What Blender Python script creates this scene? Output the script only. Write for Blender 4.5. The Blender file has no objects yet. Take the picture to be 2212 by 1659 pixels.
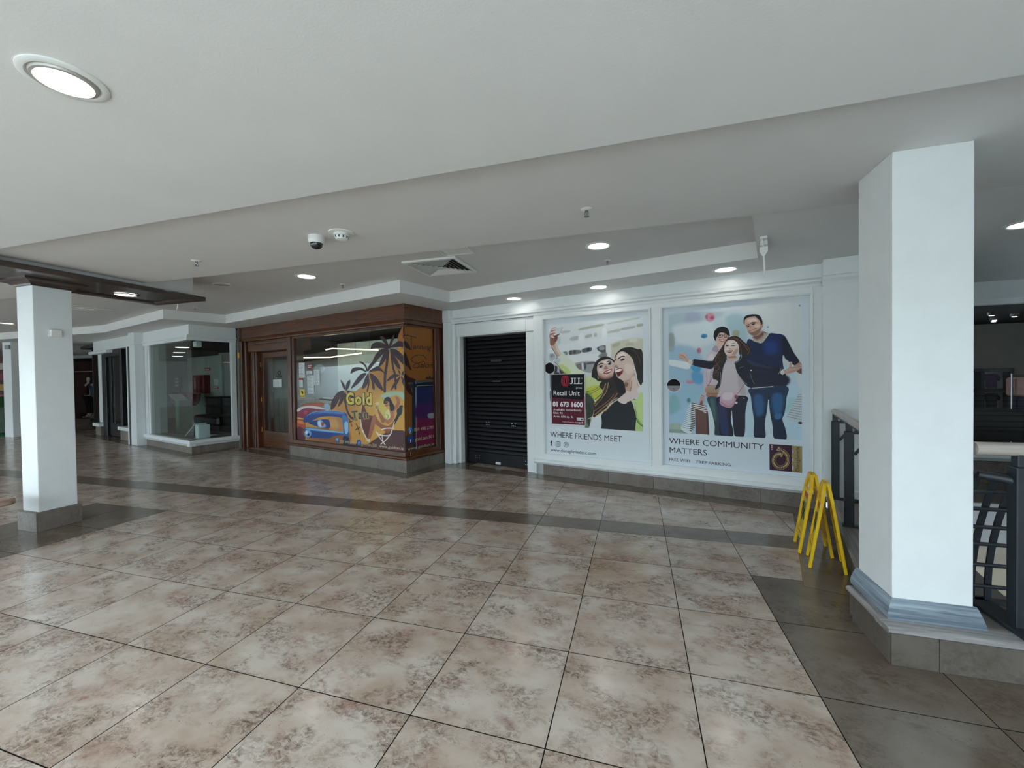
import bpy, bmesh, math, random
import numpy as np
from mathutils import Matrix, Vector
random.seed(7)
C = bpy.context.scene.collection
PI = math.pi

# ---------------------------------------------------------------- camera
cam_d = bpy.data.cameras.new('camera')
cam = bpy.data.objects.new('camera', cam_d); C.objects.link(cam)
cam_d.sensor_width = 36.0; cam_d.lens = 36.0 * 895.32 / 2212.0; cam_d.clip_start = 0.05; cam_d.clip_end = 200
CAM_H, YAW, PITCH, ROLL = 1.4675, -0.29147, -0.01494, -0.01331
cy, sy, cp, sp, cr, sr = math.cos(YAW), math.sin(YAW), math.cos(PITCH), math.sin(PITCH), math.cos(ROLL), math.sin(ROLL)
fw = Vector((sy*cp, cy*cp, sp)); rt = Vector((cy, -sy, 0)); up = rt.cross(fw)
r2 = cr*rt + sr*up; u2 = -sr*rt + cr*up
cam.matrix_world = Matrix(((r2.x, u2.x, -fw.x, 0), (r2.y, u2.y, -fw.y, 0), (r2.z, u2.z, -fw.z, CAM_H), (0, 0, 0, 1)))
bpy.context.scene.camera = cam

# ---------------------------------------------------------------- daylight, exposure
SKY = (0.76, 0.91, 1.0); SKY_STRENGTH = 9.0; EXPOSURE = 0.12
LAMP_EMIT = 14.0
w = bpy.data.worlds.new('world'); bpy.context.scene.world = w; w.use_nodes = True
bg = w.node_tree.nodes['Background']; bg.inputs[0].default_value = (*SKY, 1); bg.inputs[1].default_value = SKY_STRENGTH
vs = bpy.context.scene.view_settings
vs.view_transform = 'Standard'; vs.look = 'None'; vs.gamma = 1.0; vs.use_curve_mapping = False; vs.exposure = EXPOSURE
bpy.context.scene.cycles.max_bounces = 10; bpy.context.scene.cycles.diffuse_bounces = 6
bpy.context.scene.cycles.transparent_max_bounces = 12; bpy.context.scene.cycles.use_adaptive_sampling = True; bpy.context.scene.cycles.adaptive_threshold = .025
bpy.context.scene.cycles.sample_clamp_indirect = 6.0
bpy.context.scene.cycles.caustics_reflective = False; bpy.context.scene.cycles.caustics_refractive = False

# ---------------------------------------------------------------- materials
def srgb(*c):
    if len(c) == 1 and isinstance(c[0], str):
        h = c[0].lstrip('#'); c = [int(h[i:i+2], 16) for i in (0, 2, 4)]
    return tuple((x/255/12.92 if x/255 <= .04045 else ((x/255+.055)/1.055)**2.4) for x in c)
MATS = {}
def nodes_of(name):
    m = bpy.data.materials.new(name); m.use_nodes = True
    nt = m.node_tree; return m, nt, nt.nodes['Principled BSDF']
def mat(name, col, rough=.5, metal=0., vary=.06, scale=8., bump=0., bscale=60., spec=.5, coat=0.):
    """plain surface with slight noise in tone and optional fine relief"""
    if name in MATS: return MATS[name]
    m, nt, b = nodes_of(name); N, L = nt.nodes, nt.links
    b.inputs['Roughness'].default_value = rough; b.inputs['Metallic'].default_value = metal
    b.inputs['Specular IOR Level'].default_value = spec; b.inputs['Coat Weight'].default_value = coat
    geo = N.new('ShaderNodeNewGeometry')
    no = N.new('ShaderNodeTexNoise'); no.inputs['Scale'].default_value = scale; no.inputs['Detail'].default_value = 4
    L.new(geo.outputs['Position'], no.inputs['Vector'])
    rp = N.new('ShaderNodeValToRGB'); e = rp.color_ramp.elements
    e[0].position = .3; e[1].position = .7
    e[0].color = (*[c*(1-vary) for c in col], 1); e[1].color = (*[min(1, c*(1+vary)) for c in col], 1)
    L.new(no.outputs['Fac'], rp.inputs[0]); L.new(rp.outputs[0], b.inputs['Base Color'])
    if bump:
        n2 = N.new('ShaderNodeTexNoise'); n2.inputs['Scale'].default_value = bscale; n2.inputs['Detail'].default_value = 3
        L.new(geo.outputs['Position'], n2.inputs['Vector'])
        bp = N.new('ShaderNodeBump'); bp.inputs['Strength'].default_value = bump; bp.inputs['Distance'].default_value = .004
        L.new(n2.outputs['Fac'], bp.inputs['Height']); L.new(bp.outputs[0], b.inputs['Normal'])
    MATS[name] = m; return m
def mat_wood(name, dark, light, rough=.35, axis=(1, 1, 1), scale=6., coat=.2):
    """grain runs along the axis whose scale is smallest (object coordinates)"""
    if name in MATS: return MATS[name]
    m, nt, b = nodes_of(name); N, L = nt.nodes, nt.links
    b.inputs['Roughness'].default_value = rough; b.inputs['Coat Weight'].default_value = coat
    tc = N.new('ShaderNodeTexCoord'); mp = N.new('ShaderNodeMapping'); mp.inputs['Scale'].default_value = axis
    L.new(tc.outputs['Object'], mp.inputs[0])
    n1 = N.new('ShaderNodeTexNoise'); n1.inputs['Scale'].default_value = scale; n1.inputs['Detail'].default_value = 8; n1.inputs['Roughness'].default_value = .65
    n1.inputs['Distortion'].default_value = .6
    L.new(mp.outputs[0], n1.inputs['Vector'])
    rp = N.new('ShaderNodeValToRGB'); e = rp.color_ramp.elements
    e[0].position = .34; e[1].position = .66; e[0].color = (*dark, 1); e[1].color = (*light, 1)
    L.new(n1.outputs['Fac'], rp.inputs[0]); L.new(rp.outputs[0], b.inputs['Base Color'])
    bp = N.new('ShaderNodeBump'); bp.inputs['Strength'].default_value = .15; bp.inputs['Distance'].default_value = .002
    L.new(n1.outputs['Fac'], bp.inputs['Height']); L.new(bp.outputs[0], b.inputs['Normal'])
    MATS[name] = m; return m
def mat_stone(name, base, pale, brown, rust, rough=.2, amount=.5, fine=1.):
    """clouded stone tile: cloudy tone, brown and rust blotches, small dark flecks, shifted from tile to tile"""
    if name in MATS: return MATS[name]
    m, nt, b = nodes_of(name); N, L = nt.nodes, nt.links
    geo = N.new('ShaderNodeNewGeometry'); oi = N.new('ShaderNodeObjectInfo')
    ml = N.new('ShaderNodeMath'); ml.operation = 'MULTIPLY'; ml.inputs[1].default_value = 37.0
    L.new(oi.outputs['Random'], ml.inputs[0])
    ad = N.new('ShaderNodeVectorMath'); ad.operation = 'ADD'
    L.new(geo.outputs['Position'], ad.inputs[0]); L.new(ml.outputs[0], ad.inputs[1])
    mp = N.new('ShaderNodeMapping'); mp.inputs['Scale'].default_value = (1., 1.35, 1.); mp.inputs['Rotation'].default_value = (0, 0, .25)
    L.new(ad.outputs[0], mp.inputs[0])
    def noise(s, d, r=.55, dist=0.):
        n = N.new('ShaderNodeTexNoise'); n.inputs['Scale'].default_value = s; n.inputs['Detail'].default_value = d
        n.inputs['Roughness'].default_value = r; n.inputs['Distortion'].default_value = dist
        L.new(mp.outputs[0], n.inputs['Vector']); return n
    def ramp(src, p0, p1):
        r = N.new('ShaderNodeMapRange'); r.inputs[1].default_value = p0; r.inputs[2].default_value = p1
        L.new(src, r.inputs[0]); return r.outputs[0]
    def mix(fac, a, c):
        x = N.new('ShaderNodeMix'); x.data_type = 'RGBA'
        L.new(fac, x.inputs[0])
        if isinstance(a, tuple): x.inputs[6].default_value = (*a, 1)
        else: L.new(a, x.inputs[6])
        if isinstance(c, tuple): x.inputs[7].default_value = (*c, 1)
        else: L.new(c, x.inputs[7])
        return x.outputs[2]
    def mul(a, k):
        x = N.new('ShaderNodeMath'); x.operation = 'MULTIPLY'; L.new(a, x.inputs[0])
        if isinstance(k, float): x.inputs[1].default_value = k
        else: L.new(k, x.inputs[1])
        return x.outputs[0]
    cloud = ramp(noise(3.2, 3).outputs['Fac'], .35, .65)
    col = mix(cloud, base, pale)
    broad = ramp(noise(4.2, 3, .55, .4).outputs['Fac'], .44, .60)
    grain = ramp(noise(30*fine, 7, .75, .7).outputs['Fac'], .42, .66)
    col = mix(mul(mul(broad, grain), amount*1.6), col, brown)
    pink = ramp(noise(3.0, 3, .6, .3).outputs['Fac'], .54, .72)
    col = mix(mul(mul(pink, ramp(noise(26*fine, 6, .72, .6).outputs['Fac'], .38, .66)), amount*1.4), col, rust)
    fleck = ramp(noise(60*fine, 4, .62, 1.6).outputs['Fac'], .61, .72)
    col = mix(mul(mul(fleck, ramp(noise(5.5, 2).outputs['Fac'], .40, .58)), amount*1.3), col, tuple(c*.45 for c in brown))
    L.new(col, b.inputs['Base Color'])
    rr = N.new('ShaderNodeMapRange'); rr.inputs[3].default_value = rough*.85; rr.inputs[4].default_value = rough*1.25
    L.new(noise(9, 4).outputs['Fac'], rr.inputs[0]); L.new(rr.outputs[0], b.inputs['Roughness'])
    bp = N.new('ShaderNodeBump'); bp.inputs['Strength'].default_value = .06; bp.inputs['Distance'].default_value = .003
    L.new(noise(22, 4).outputs['Fac'], bp.inputs['Height']); L.new(bp.outputs[0], b.inputs['Normal'])
    MATS[name] = m; return m
def mat_emit(name, col, strength):
    if name in MATS: return MATS[name]
    m, nt, b = nodes_of(name)
    b.inputs['Base Color'].default_value = (*col, 1); b.inputs['Emission Color'].default_value = (*col, 1); b.inputs['Emission Strength'].default_value = strength
    MATS[name] = m; return m
def mat_glass(name, tint=(.93, .97, .96), rough=0., refl=.08):
    """shop window pane: see-through with a mirror-like sheen that grows at grazing angles"""
    if name in MATS: return MATS[name]
    m = bpy.data.materials.new(name); m.use_nodes = True; nt = m.node_tree; N, L = nt.nodes, nt.links
    N.remove(N['Principled BSDF'])
    tr = N.new('ShaderNodeBsdfTransparent'); tr.inputs[0].default_value = (*tint, 1)
    gl = N.new('ShaderNodeBsdfGlossy'); gl.inputs['Roughness'].default_value = rough
    fr = N.new('ShaderNodeFresnel'); ge = N.new('ShaderNodeNewGeometry'); io = N.new('ShaderNodeMix')   # both faces of the pane count as air-to-glass
    io.inputs[2].default_value = 1.5; io.inputs[3].default_value = 1/1.5; L.new(ge.outputs['Backfacing'], io.inputs[0]); L.new(io.outputs[0], fr.inputs[0])
    mr = N.new('ShaderNodeMath'); mr.operation = 'MULTIPLY'; mr.inputs[1].default_value = refl/.04
    L.new(fr.outputs[0], mr.inputs[0]); mr.use_clamp = True
    mx = N.new('ShaderNodeMixShader'); L.new(mr.outputs[0], mx.inputs[0]); L.new(tr.outputs[0], mx.inputs[1]); L.new(gl.outputs[0], mx.inputs[2])
    L.new(mx.outputs[0], N['Material Output'].inputs[0])
    MATS[name] = m; return m

M_WHITE = mat('white_gloss_paint', srgb(226, 231, 232), .28, vary=.015, bump=.05, bscale=35)
M_WALL = mat('white_wall_paint', srgb(226, 230, 231), .5, vary=.02, bump=.12, bscale=90)
M_CEIL = mat('ceiling_paint', srgb(222, 223, 222), .75, vary=.02, scale=2.5, bump=.10, bscale=120)
M_BEAM = mat('beam_paint', srgb(214, 213, 212), .75, vary=.02, scale=2.5, bump=.10, bscale=120)
M_TILE = mat_stone('beige_floor_tile', srgb(168, 147, 132), srgb(187, 175, 164), srgb(98, 76, 62), srgb(130, 86, 74), .17, .66)
M_DARK = mat_stone('grey_brown_floor_tile', srgb(102, 89, 77), srgb(114, 103, 92), srgb(78, 65, 54), srgb(88, 72, 60), .2, .55)
M_SKIRT = mat_stone('grey_stone_skirting', srgb(114, 106, 98), srgb(128, 121, 114), srgb(88, 78, 70), srgb(94, 80, 72), .4, .6)
M_LOWTILE = mat_stone('brown_grey_wall_tile', srgb(94, 86, 78), srgb(106, 99, 92), srgb(72, 64, 56), srgb(80, 68, 60), .4, .6)
M_GROUT = mat('dark_grout', srgb(24, 20, 18), .95, spec=.1)
M_BLACK = mat('black_satin_metal', srgb(17, 17, 22), .38, spec=.4)
M_IRON = mat('dark_painted_iron', srgb(36, 42, 48), .45, vary=.15, scale=20)
M_BROWN = mat_wood('brown_varnished_wood', srgb(50, 24, 9), srgb(110, 62, 28), .38, (.6, 9, 9), 3.0)
M_BROWNV = mat_wood('brown_varnished_wood_upright', srgb(44, 19, 6), srgb(98, 50, 20), .38, (9, 9, .6), 3.0)
M_WALNUT = mat_wood('dark_stained_wood', srgb(44, 36, 33), srgb(76, 62, 56), .4, (8, .5, 8), 3.0)
M_LIMED = mat_wood('grey_limed_wood', srgb(104, 102, 104), srgb(172, 168, 166), .5, (.5, 12, 12), 3.5, 0)
M_LIMEDY = mat_wood('grey_limed_wood_along', srgb(104, 100, 100), srgb(166, 160, 157), .5, (12, .5, 12), 3.5, 0)
M_BLUEWOOD = mat_wood('blue_grey_limed_wood', srgb(82, 94, 106), srgb(156, 170, 182), .5, (.5, 12, 14), 3.5, 0)
M_BLUEWOODY = mat_wood('blue_grey_limed_wood_along', srgb(82, 94, 106), srgb(152, 166, 178), .5, (12, .5, 14), 3.5, 0)
M_GLASS = mat_glass('shop_window_glass', (.88, .93, .915), 0., .04)
M_CLEAR = mat_glass('clear_glass', (.975, .985, .985), 0., .028)
M_LAMP = mat_emit('lamp_diffuser', (1.0, .965, .90), LAMP_EMIT)
M_PLASTIC = mat('white_plastic', srgb(226, 228, 226), .35, vary=.01)
M_VOID = mat('dark_interior', srgb(26, 22, 22), .8)

# ---------------------------------------------------------------- mesh helpers
class MB:
    def __init__(s): s.v = []; s.f = []
    def add(s, vs, fs):
        o = len(s.v); s.v += [tuple(v) for v in vs]; s.f += [tuple(i+o for i in f) for f in fs]; return s
    def box(s, x0, x1, y0, y1, z0, z1):
        if x0 > x1: x0, x1 = x1, x0
        if y0 > y1: y0, y1 = y1, y0
        if z0 > z1: z0, z1 = z1, z0
        return s.add([(x0,y0,z0),(x1,y0,z0),(x1,y1,z0),(x0,y1,z0),(x0,y0,z1),(x1,y0,z1),(x1,y1,z1),(x0,y1,z1)],
                     [(0,3,2,1),(4,5,6,7),(0,1,5,4),(1,2,6,5),(2,3,7,6),(3,0,4,7)])
    def cbox(s, x0, x1, y0, y1, z0, z1, c=.004):
        """box with chamfered edges"""
        if x0 > x1: x0, x1 = x1, x0
        if y0 > y1: y0, y1 = y1, y0
        if z0 > z1: z0, z1 = z1, z0
        c = min(c, (x1-x0)*.45, (y1-y0)*.45, (z1-z0)*.45)
        P = []
        for k in range(8):
            sx, sy_, sz = k & 1, k >> 1 & 1, k >> 2 & 1
            X, Y, Z = (x1 if sx else x0), (y1 if sy_ else y0), (z1 if sz else z0)
            dx, dy, dz = (-c if sx else c), (-c if sy_ else c), (-c if sz else c)
            P += [(X, Y+dy, Z+dz), (X+dx, Y, Z+dz), (X+dx, Y+dy, Z)]
        F = []
        def q(ks, a): F.append([k*3+a for k in ks])
        q((0,4,6,2), 0); q((1,3,7,5), 0); q((0,1,5,4), 1); q((2,6,7,3), 1); q((0,2,3,1), 2); q((4,5,7,6), 2)
        for a in range(3):
            b, d = (a+1) % 3, (a+2) % 3
            for i in range(4):
                k0 = (i & 1) << b | (i >> 1) << d; k1 = k0 | 1 << a
                F.append([k0*3+b, k1*3+b, k1*3+d, k0*3+d] if (i in (1, 2)) else [k0*3+b, k0*3+d, k1*3+d, k1*3+b])
        for k in range(8):
            par = (k & 1) ^ (k >> 1 & 1) ^ (k >> 2 & 1)
            F.append([k*3, k*3+1, k*3+2] if par else [k*3, k*3+2, k*3+1])
        return s.add(P, F)
    def prism(s, poly, z0, z1):
        """upright prism over an xy polygon"""
        n = len(poly)
        a = sum(poly[i][0]*poly[(i+1) % n][1]-poly[(i+1) % n][0]*poly[i][1] for i in range(n))
        if a < 0: poly = poly[::-1]
        return s.add([(x, y, z0) for x, y in poly]+[(x, y, z1) for x, y in poly],
                     [tuple(range(n-1, -1, -1)), tuple(range(n, 2*n))]+[(i, (i+1) % n, n+(i+1) % n, n+i) for i in range(n)])
    def prof_x(s, prof, x0, x1):
        """a y-z profile swept along x"""
        n = len(prof)
        return s.add([(x0, y, z) for y, z in prof]+[(x1, y, z) for y, z in prof],
                     [tuple(range(n-1, -1, -1)), tuple(range(n, 2*n))]+[(i, (i+1) % n, n+(i+1) % n, n+i) for i in range(n)])
    def prof_y(s, prof, y0, y1):
        n = len(prof)
        return s.add([(x, y0, z) for x, z in prof]+[(x, y1, z) for x, z in prof],
                     [tuple(range(n-1, -1, -1)), tuple(range(n, 2*n))]+[(i, (i+1) % n, n+(i+1) % n, n+i) for i in range(n)])
    def lathe(s, prof, n=24, cx=0, cy=0, cap=True):
        """r-z profile turned about the vertical"""
        V = []; F = []; m = len(prof)
        for r, z in prof:
            for k in range(n):
                a = 2*PI*k/n; V.append((cx+r*math.cos(a), cy+r*math.sin(a), z))
        for j in range(m-1):
            for k in range(n):
                F.append((j*n+k, j*n+(k+1) % n, (j+1)*n+(k+1) % n, (j+1)*n+k))
        if cap:
            if prof[0][0] > 1e-6: F.append(tuple(range(n-1, -1, -1)))
            if prof[-1][0] > 1e-6: F.append(tuple((m-1)*n+k for k in range(n)))
        return s.add(V, F)
    def tube(s, pts, r, n=8, closed=False):
        pts = [Vector(p) for p in pts]; m = len(pts); V = []; F = []
        rs = r if isinstance(r, (list, tuple)) else [r]*m
        prev = None
        for i, p in enumerate(pts):
            if closed: t = pts[(i+1) % m]-pts[i-1]
            else: t = pts[min(i+1, m-1)]-pts[max(i-1, 0)]
            t.normalize()
            if prev is None: a = t.orthogonal().normalized()
            else:
                a = prev-t*prev.dot(t)
                a = a.normalized() if a.length > 1e-6 else t.orthogonal().normalized()
            prev = a; b = t.cross(a)
            for k in range(n):
                an = 2*PI*k/n; V.append(p+(a*math.cos(an)+b*math.sin(an))*rs[i])
        for i in range(m if closed else m-1):
            j = (i+1) % m
            for k in range(n): F.append((i*n+k, i*n+(k+1) % n, j*n+(k+1) % n, j*n+k))
        if not closed: F += [tuple(range(n-1, -1, -1)), tuple((m-1)*n+k for k in range(n))]
        return s.add(V, F)
    def bar(s, p, q, wx, wy, up=(0, 0, 1)):
        """rectangular bar from p to q; wx across, wy along the up hint"""
        p, q = Vector(p), Vector(q); t = (q-p).normalized(); a = t.cross(Vector(up))
        a = a.normalized() if a.length > 1e-6 else t.orthogonal().normalized(); b = a.cross(t)
        V = []
        for e in (p, q):
            for sx, sy_ in ((-1,-1),(1,-1),(1,1),(-1,1)): V.append(e+a*sx*wx/2+b*sy_*wy/2)
        return s.add(V, [(0,3,2,1),(4,5,6,7),(0,1,5,4),(1,2,6,5),(2,3,7,6),(3,0,4,7)])
    def mesh(s, name, m=None, smooth=False, fix=True):
        me = bpy.data.meshes.new(name); me.from_pydata(s.v, [], s.f); me.update()
        if fix:
            bm = bmesh.new(); bm.from_mesh(me); bmesh.ops.recalc_face_normals(bm, faces=bm.faces); bm.to_mesh(me); bm.free()
        if m: me.materials.append(m)
        if smooth:
            for p in me.polygons: p.use_smooth = True
            try: me.set_sharp_from_angle(angle=math.radians(38))
            except Exception: pass
        return me
def obj(name, mb, m, parent=None, smooth=False, loc=None, rotz=None, label=None):
    me = mb if isinstance(mb, bpy.types.Mesh) else mb.mesh(name, m, smooth)
    o = bpy.data.objects.new(name, me); C.objects.link(o)
    if parent: o.parent = parent
    if loc is not None: o.location = loc
    if rotz is not None: o.rotation_euler = (0, 0, rotz)
    if label: o['label'] = label
    return o
def thing(name, label, cat, loc=(0, 0, 0), rotz=0., group=None):
    o = bpy.data.objects.new(name, None); C.objects.link(o); o.empty_display_size = .1
    o.location = loc; o.rotation_euler = (0, 0, rotz); o['label'] = label; o['category'] = cat
    if group: o['group'] = group
    return o
def tag(o, label, cat, group=None):
    o['label'] = label; o['category'] = cat
    if group: o['group'] = group
    return o
def struct(name, mb=None, m=None, loc=None, rotz=None, label=None, cat=None, smooth=False):
    if mb is None:
        o = bpy.data.objects.new(name, None); C.objects.link(o); o.empty_display_size = .1
        if loc is not None: o.location = loc
        if rotz is not None: o.rotation_euler = (0, 0, rotz)
    else: o = obj(name, mb, m, None, smooth, loc, rotz)
    o['kind'] = 'structure'
    if label: o['label'] = label
    if cat: o['category'] = cat
    return o
def dup(root, loc=None, rotz=None, label=None, group=None):
    r = root.copy(); C.objects.link(r)
    if loc is not None: r.location = loc
    if rotz is not None: r.rotation_euler = (0, 0, rotz)
    if label: r['label'] = label
    if group: r['group'] = group
    for ch in list(root.children):
        c = ch.copy(); C.objects.link(c); c.parent = r
        for g in ch.children:
            d = g.copy(); C.objects.link(d); d.parent = c
    return r
def text_mesh(txt, size, xscale=1., align='LEFT', shear=0., ext=.0006, space=1., bold=0.):
    cu = bpy.data.curves.new('lettering', 'FONT'); cu.body = txt; cu.size = size; cu.align_x = align; cu.shear = shear
    cu.extrude = ext; cu.space_character = space; cu.resolution_u = 3; cu.offset = bold
    o = bpy.data.objects.new('lettering_tmp', cu); C.objects.link(o)
    bpy.context.view_layer.update()
    me = bpy.data.meshes.new_from_object(o.evaluated_get(bpy.context.evaluated_depsgraph_get()))
    bpy.data.objects.remove(o); bpy.data.curves.remove(cu)
    if xscale != 1.:
        for v in me.vertices: v.co.x *= xscale
    return me
def lettering(txt, size, x, y, z, m, parent, width=None, name='lettering', roll=0., plane='front', height=None, **k):
    """lettering standing on the front (-y) face of its parent: x, z = left end of the base line; width fits it"""
    me = text_mesh(txt, size, **k)
    if width:
        xs = [v.co.x for v in me.vertices]; f = width/max(1e-6, max(xs)-min(xs)); mn = min(xs)
        for v in me.vertices: v.co.x = (v.co.x-mn)*f
    me.materials.append(m)
    o = bpy.data.objects.new(name, me); C.objects.link(o); o.parent = parent
    base = Matrix.Rotation(PI/2, 4, 'X')
    if plane == 'side': base = Matrix.Rotation(PI/2, 4, 'Z') @ base       # reads on a +x face
    o.matrix_local = Matrix.Translation((x, y, z)) @ base @ Matrix.Rotation(roll, 4, 'Z')
    return o

# the shop row stands turned to the tile grid: local s along it, d into depth
F0 = Vector((-1.49, 6.14, 0)); FANG = math.radians(-15.515)
US = Vector((math.cos(FANG), math.sin(FANG), 0)); UN = Vector((-US.y, US.x, 0))
def FW(s, d, z=0.): p = F0+US*s+UN*d; return Vector((p.x, p.y, z))
def FL(x, y): r = Vector((x, y, 0))-F0; return r.dot(US), r.dot(UN)
# ---------------------------------------------------------------- floor
TS = .6
floor = struct('floor', MB().box(-32, 1.9, -2.2, 14, -.25, -.0012).box(1.9, 9, -2.2, 2.53, -.25, -.0012), M_GROUT)
def clip(poly, a, b, c):
    """keep the part of a polygon where a*x+b*y <= c"""
    out = []
    for i in range(len(poly)):
        p, q = poly[i], poly[(i+1) % len(poly)]
        dp, dq = a*p[0]+b*p[1]-c, a*q[0]+b*q[1]-c
        if dp <= 0: out.append(p)
        if dp*dq < 0: t = dp/(dp-dq); out.append((p[0]+(q[0]-p[0])*t, p[1]+(q[1]-p[1])*t))
    return out
def area(p): return abs(sum(p[i][0]*p[(i+1) % len(p)][1]-p[(i+1) % len(p)][0]*p[i][1] for i in range(len(p))))/2
def inset(poly, g):
    n = len(poly); sgn = 1 if sum(poly[i][0]*poly[(i+1) % n][1]-poly[(i+1) % n][0]*poly[i][1] for i in range(n)) > 0 else -1
    if sgn < 0: poly = poly[::-1]
    out = poly
    for i in range(n):
        p, q = poly[i], poly[(i+1) % n]; dx, dy = q[0]-p[0], q[1]-p[1]; L = math.hypot(dx, dy)
        if L < 1e-6: continue
        nx, ny = dy/L, -dx/L                                # outward
        out = clip(out, nx, ny, nx*p[0]+ny*p[1]-g)
        if len(out) < 3: return []
    return out
cells = []                                                  # (distance, polygon, material, z)
XE = [-3.358+TS*i for i in range(-48, 7)]+[.79]
YE = [1.580+TS*j for j in range(-5, 4)]+[3.994, 4.296]+[4.296+TS*k for k in range(1, 15)]
for iy in range(len(YE)-1):
    y0, y1 = YE[iy], YE[iy+1]; band = abs(y0-3.994) < .01
    edges = XE+([1.39, 1.99] if y0 > 3.3 else [1.42+TS*k for k in range(12)])
    for ix in range(len(edges)-1):
        x0, x1 = edges[ix], edges[ix+1]
        poly = [(x0, y0), (x1, y0), (x1, y1), (x0, y1)]
        cs = [FL(x, y) for x, y in poly]
        dark = band or (y1 < 3.5 and (x0 > .7 or (-6.4 < x0 < -5.2)))
        if all(d > (.3 if s > -1.7 else -.6 if s > -6.7 else -1.5 if s > -13 else 6) for s, d in cs): continue
        if x0 > 1.2 and y1 < 2.0 and y0 > 6: continue
        if y0 > 3.3 and all(s > 3.6 for s, d in cs): continue
        if x0 > 1.3 and y0 > 2.7 and y0 < 3.3: continue
        if x1 < -14 and (y0 > 11.6): continue
        cells.append((math.hypot((x0+x1)/2, (y0+y1)/2)+(100 if y1 < .5 else 0), poly, dark, 0.))
def strip(s0, s1, d0, d1, n, along='s', z=.0012):
    """dark border tiles laid along the shop fronts"""
    for i in range(n):
        a, b = i/n, (i+1)/n
        q = [(s0+(s1-s0)*a, d0), (s0+(s1-s0)*b, d0), (s0+(s1-s0)*b, d1), (s0+(s1-s0)*a, d1)] if along == 's' else \
            [(s0, d0+(d1-d0)*a), (s1, d0+(d1-d0)*a), (s1, d0+(d1-d0)*b), (s0, d0+(d1-d0)*b)]
        poly = [(FW(*p).x, FW(*p).y) for p in q]
        cells.append((min(math.hypot(*p) for p in poly)-3, poly, True, z))
strip(-1.256+.004, 3.56, -.275, .0, 8)
strip(-1.76, -1.252, -.275, .22, 1)
strip(-1.776, -1.51, -1.19, -.275, 2, 'd')
strip(-6.72, -1.776, -1.19, -.94, 8)
strip(-6.98, -6.72, -2.1, -1.19, 2, 'd')
strip(-9.5, -6.98, -2.1, -1.86, 4)
strip(-13.4, -9.5, -2.1, -1.7, 6)
strip(3.25, 3.58, -2.05, -.275, 3, 'd')
cells.sort(key=lambda c: c[0])
rest = {True: MB(), False: MB()}; n_tile = 0; shared = {}
for dist, poly, dark, z in cells:
    p = inset(poly, 0.0019 if not z else .0012)
    if len(p) < 3: continue
    if n_tile < 290:
        cx = sum(q[0] for q in p)/len(p); cyy = sum(q[1] for q in p)/len(p)
        key = (dark, tuple((round(a-cx, 4), round(b-cyy, 4)) for a, b in p))
        if key not in shared:
            rel = [(a-cx, b-cyy) for a, b in p]; inn = inset(rel, .0006)
            m = MB(); n = len(rel)
            if len(inn) == n:
                k0 = min(range(n), key=lambda k: math.hypot(inn[k][0]-rel[0][0], inn[k][1]-rel[0][1])); inn = inn[k0:]+inn[:k0]
                m.add([(a, b, -.010) for a, b in rel]+[(a, b, -.0005) for a, b in rel]+[(a, b, 0) for a, b in inn],
                      [(i, (i+1) % n, n+(i+1) % n, n+i) for i in range(n)]+[(n+i, n+(i+1) % n, 2*n+(i+1) % n, 2*n+i) for i in range(n)]+[tuple(range(2*n, 3*n))])
            else: m.prism(rel, -.010, 0)
            me = m.mesh('tile', M_DARK if dark else M_TILE); me.materials.append(M_GROUT); shared[key] = me
            for pg in me.polygons:
                if pg.normal.z < .9: pg.material_index = 1
        obj('tile', shared[key], None, floor, loc=(cx, cyy, z))
        n_tile += 1
    else: rest[dark].prism(p, -.010, z)
for dk, nm in ((False, 'pale_tile_field'), (True, 'dark_tile_field')):
    if rest[dk].v:
        o = obj(nm, rest[dk], M_DARK if dk else M_TILE, floor); o['kind'] = 'stuff'

# ---------------------------------------------------------------- ceiling
ceiling = struct('ceiling', MB().box(-32, 9, -2.0, 1.915, 2.5, 2.64), M_CEIL)
obj('ceiling_beam', MB().box(-32, 9, 1.915, 3.335, 2.6, 2.8), M_BEAM, ceiling)
obj('raised_ceiling', MB().box(-32, 9, -2.0, 14, 2.81, 2.95), M_BEAM, ceiling)
soff = [(.796, 3.335), (1.18, 4.72), (-2.74, 5.86), (-3.04, 4.94), (-7.91, 6.36), (-8.31, 5.47), (-11.75, 6.48), (-12.86, 6.51), (-31.9, 6.51), (-31.9, 13.9), (8.9, 13.9), (8.9, 3.335)]
obj('bulkhead', MB().prism(soff, 2.64, 2.812), M_CEIL, ceiling)

# ---------------------------------------------------------------- outer walls of the hall (mostly out of view), one added as a light block
struct('wall_left', MB().box(-32.2, -32, -9.4, 14, -.2, 2.9), M_WALL)
struct('wall_right', MB().box(9, 9.2, -9.4, 14, -3.4, 2.9), M_WALL)
wb = struct('wall_rear', MB().box(-32, 9, -9.4, -9.2, -.2, 3.4), mat('grey_rear_wall', srgb(150, 152, 152), .7))  # unseen; height and grey set to cut the light on the columns
obj('rear_fascia', MB().box(-32, 9, -9.2, -9.12, 2.4, 3.4), MATS['grey_rear_wall'], wb)
struct('floor_atrium', MB().box(-32, 9, -9.2, -1.62, -.2, -.004), mat('bounce_pale_floor', srgb(206, 204, 198), .5))  # unseen floor, made pale to bounce daylight up to the ceiling
struct('wall_light_block', MB().box(2.7, 9, -9.2, 2.44, -.1, 2.5), M_WALL)  # unseen wall added to keep daylight off the stair void side
V0 = struct('wall_side', MB().box(8.8, 9, 2.5, 13.9, -3.4, 2.7), M_WALL)
struct('wall_end', MB().box(-30.5, -30.3, 2, 13.9, 0, 2.7), M_WALL)

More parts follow.
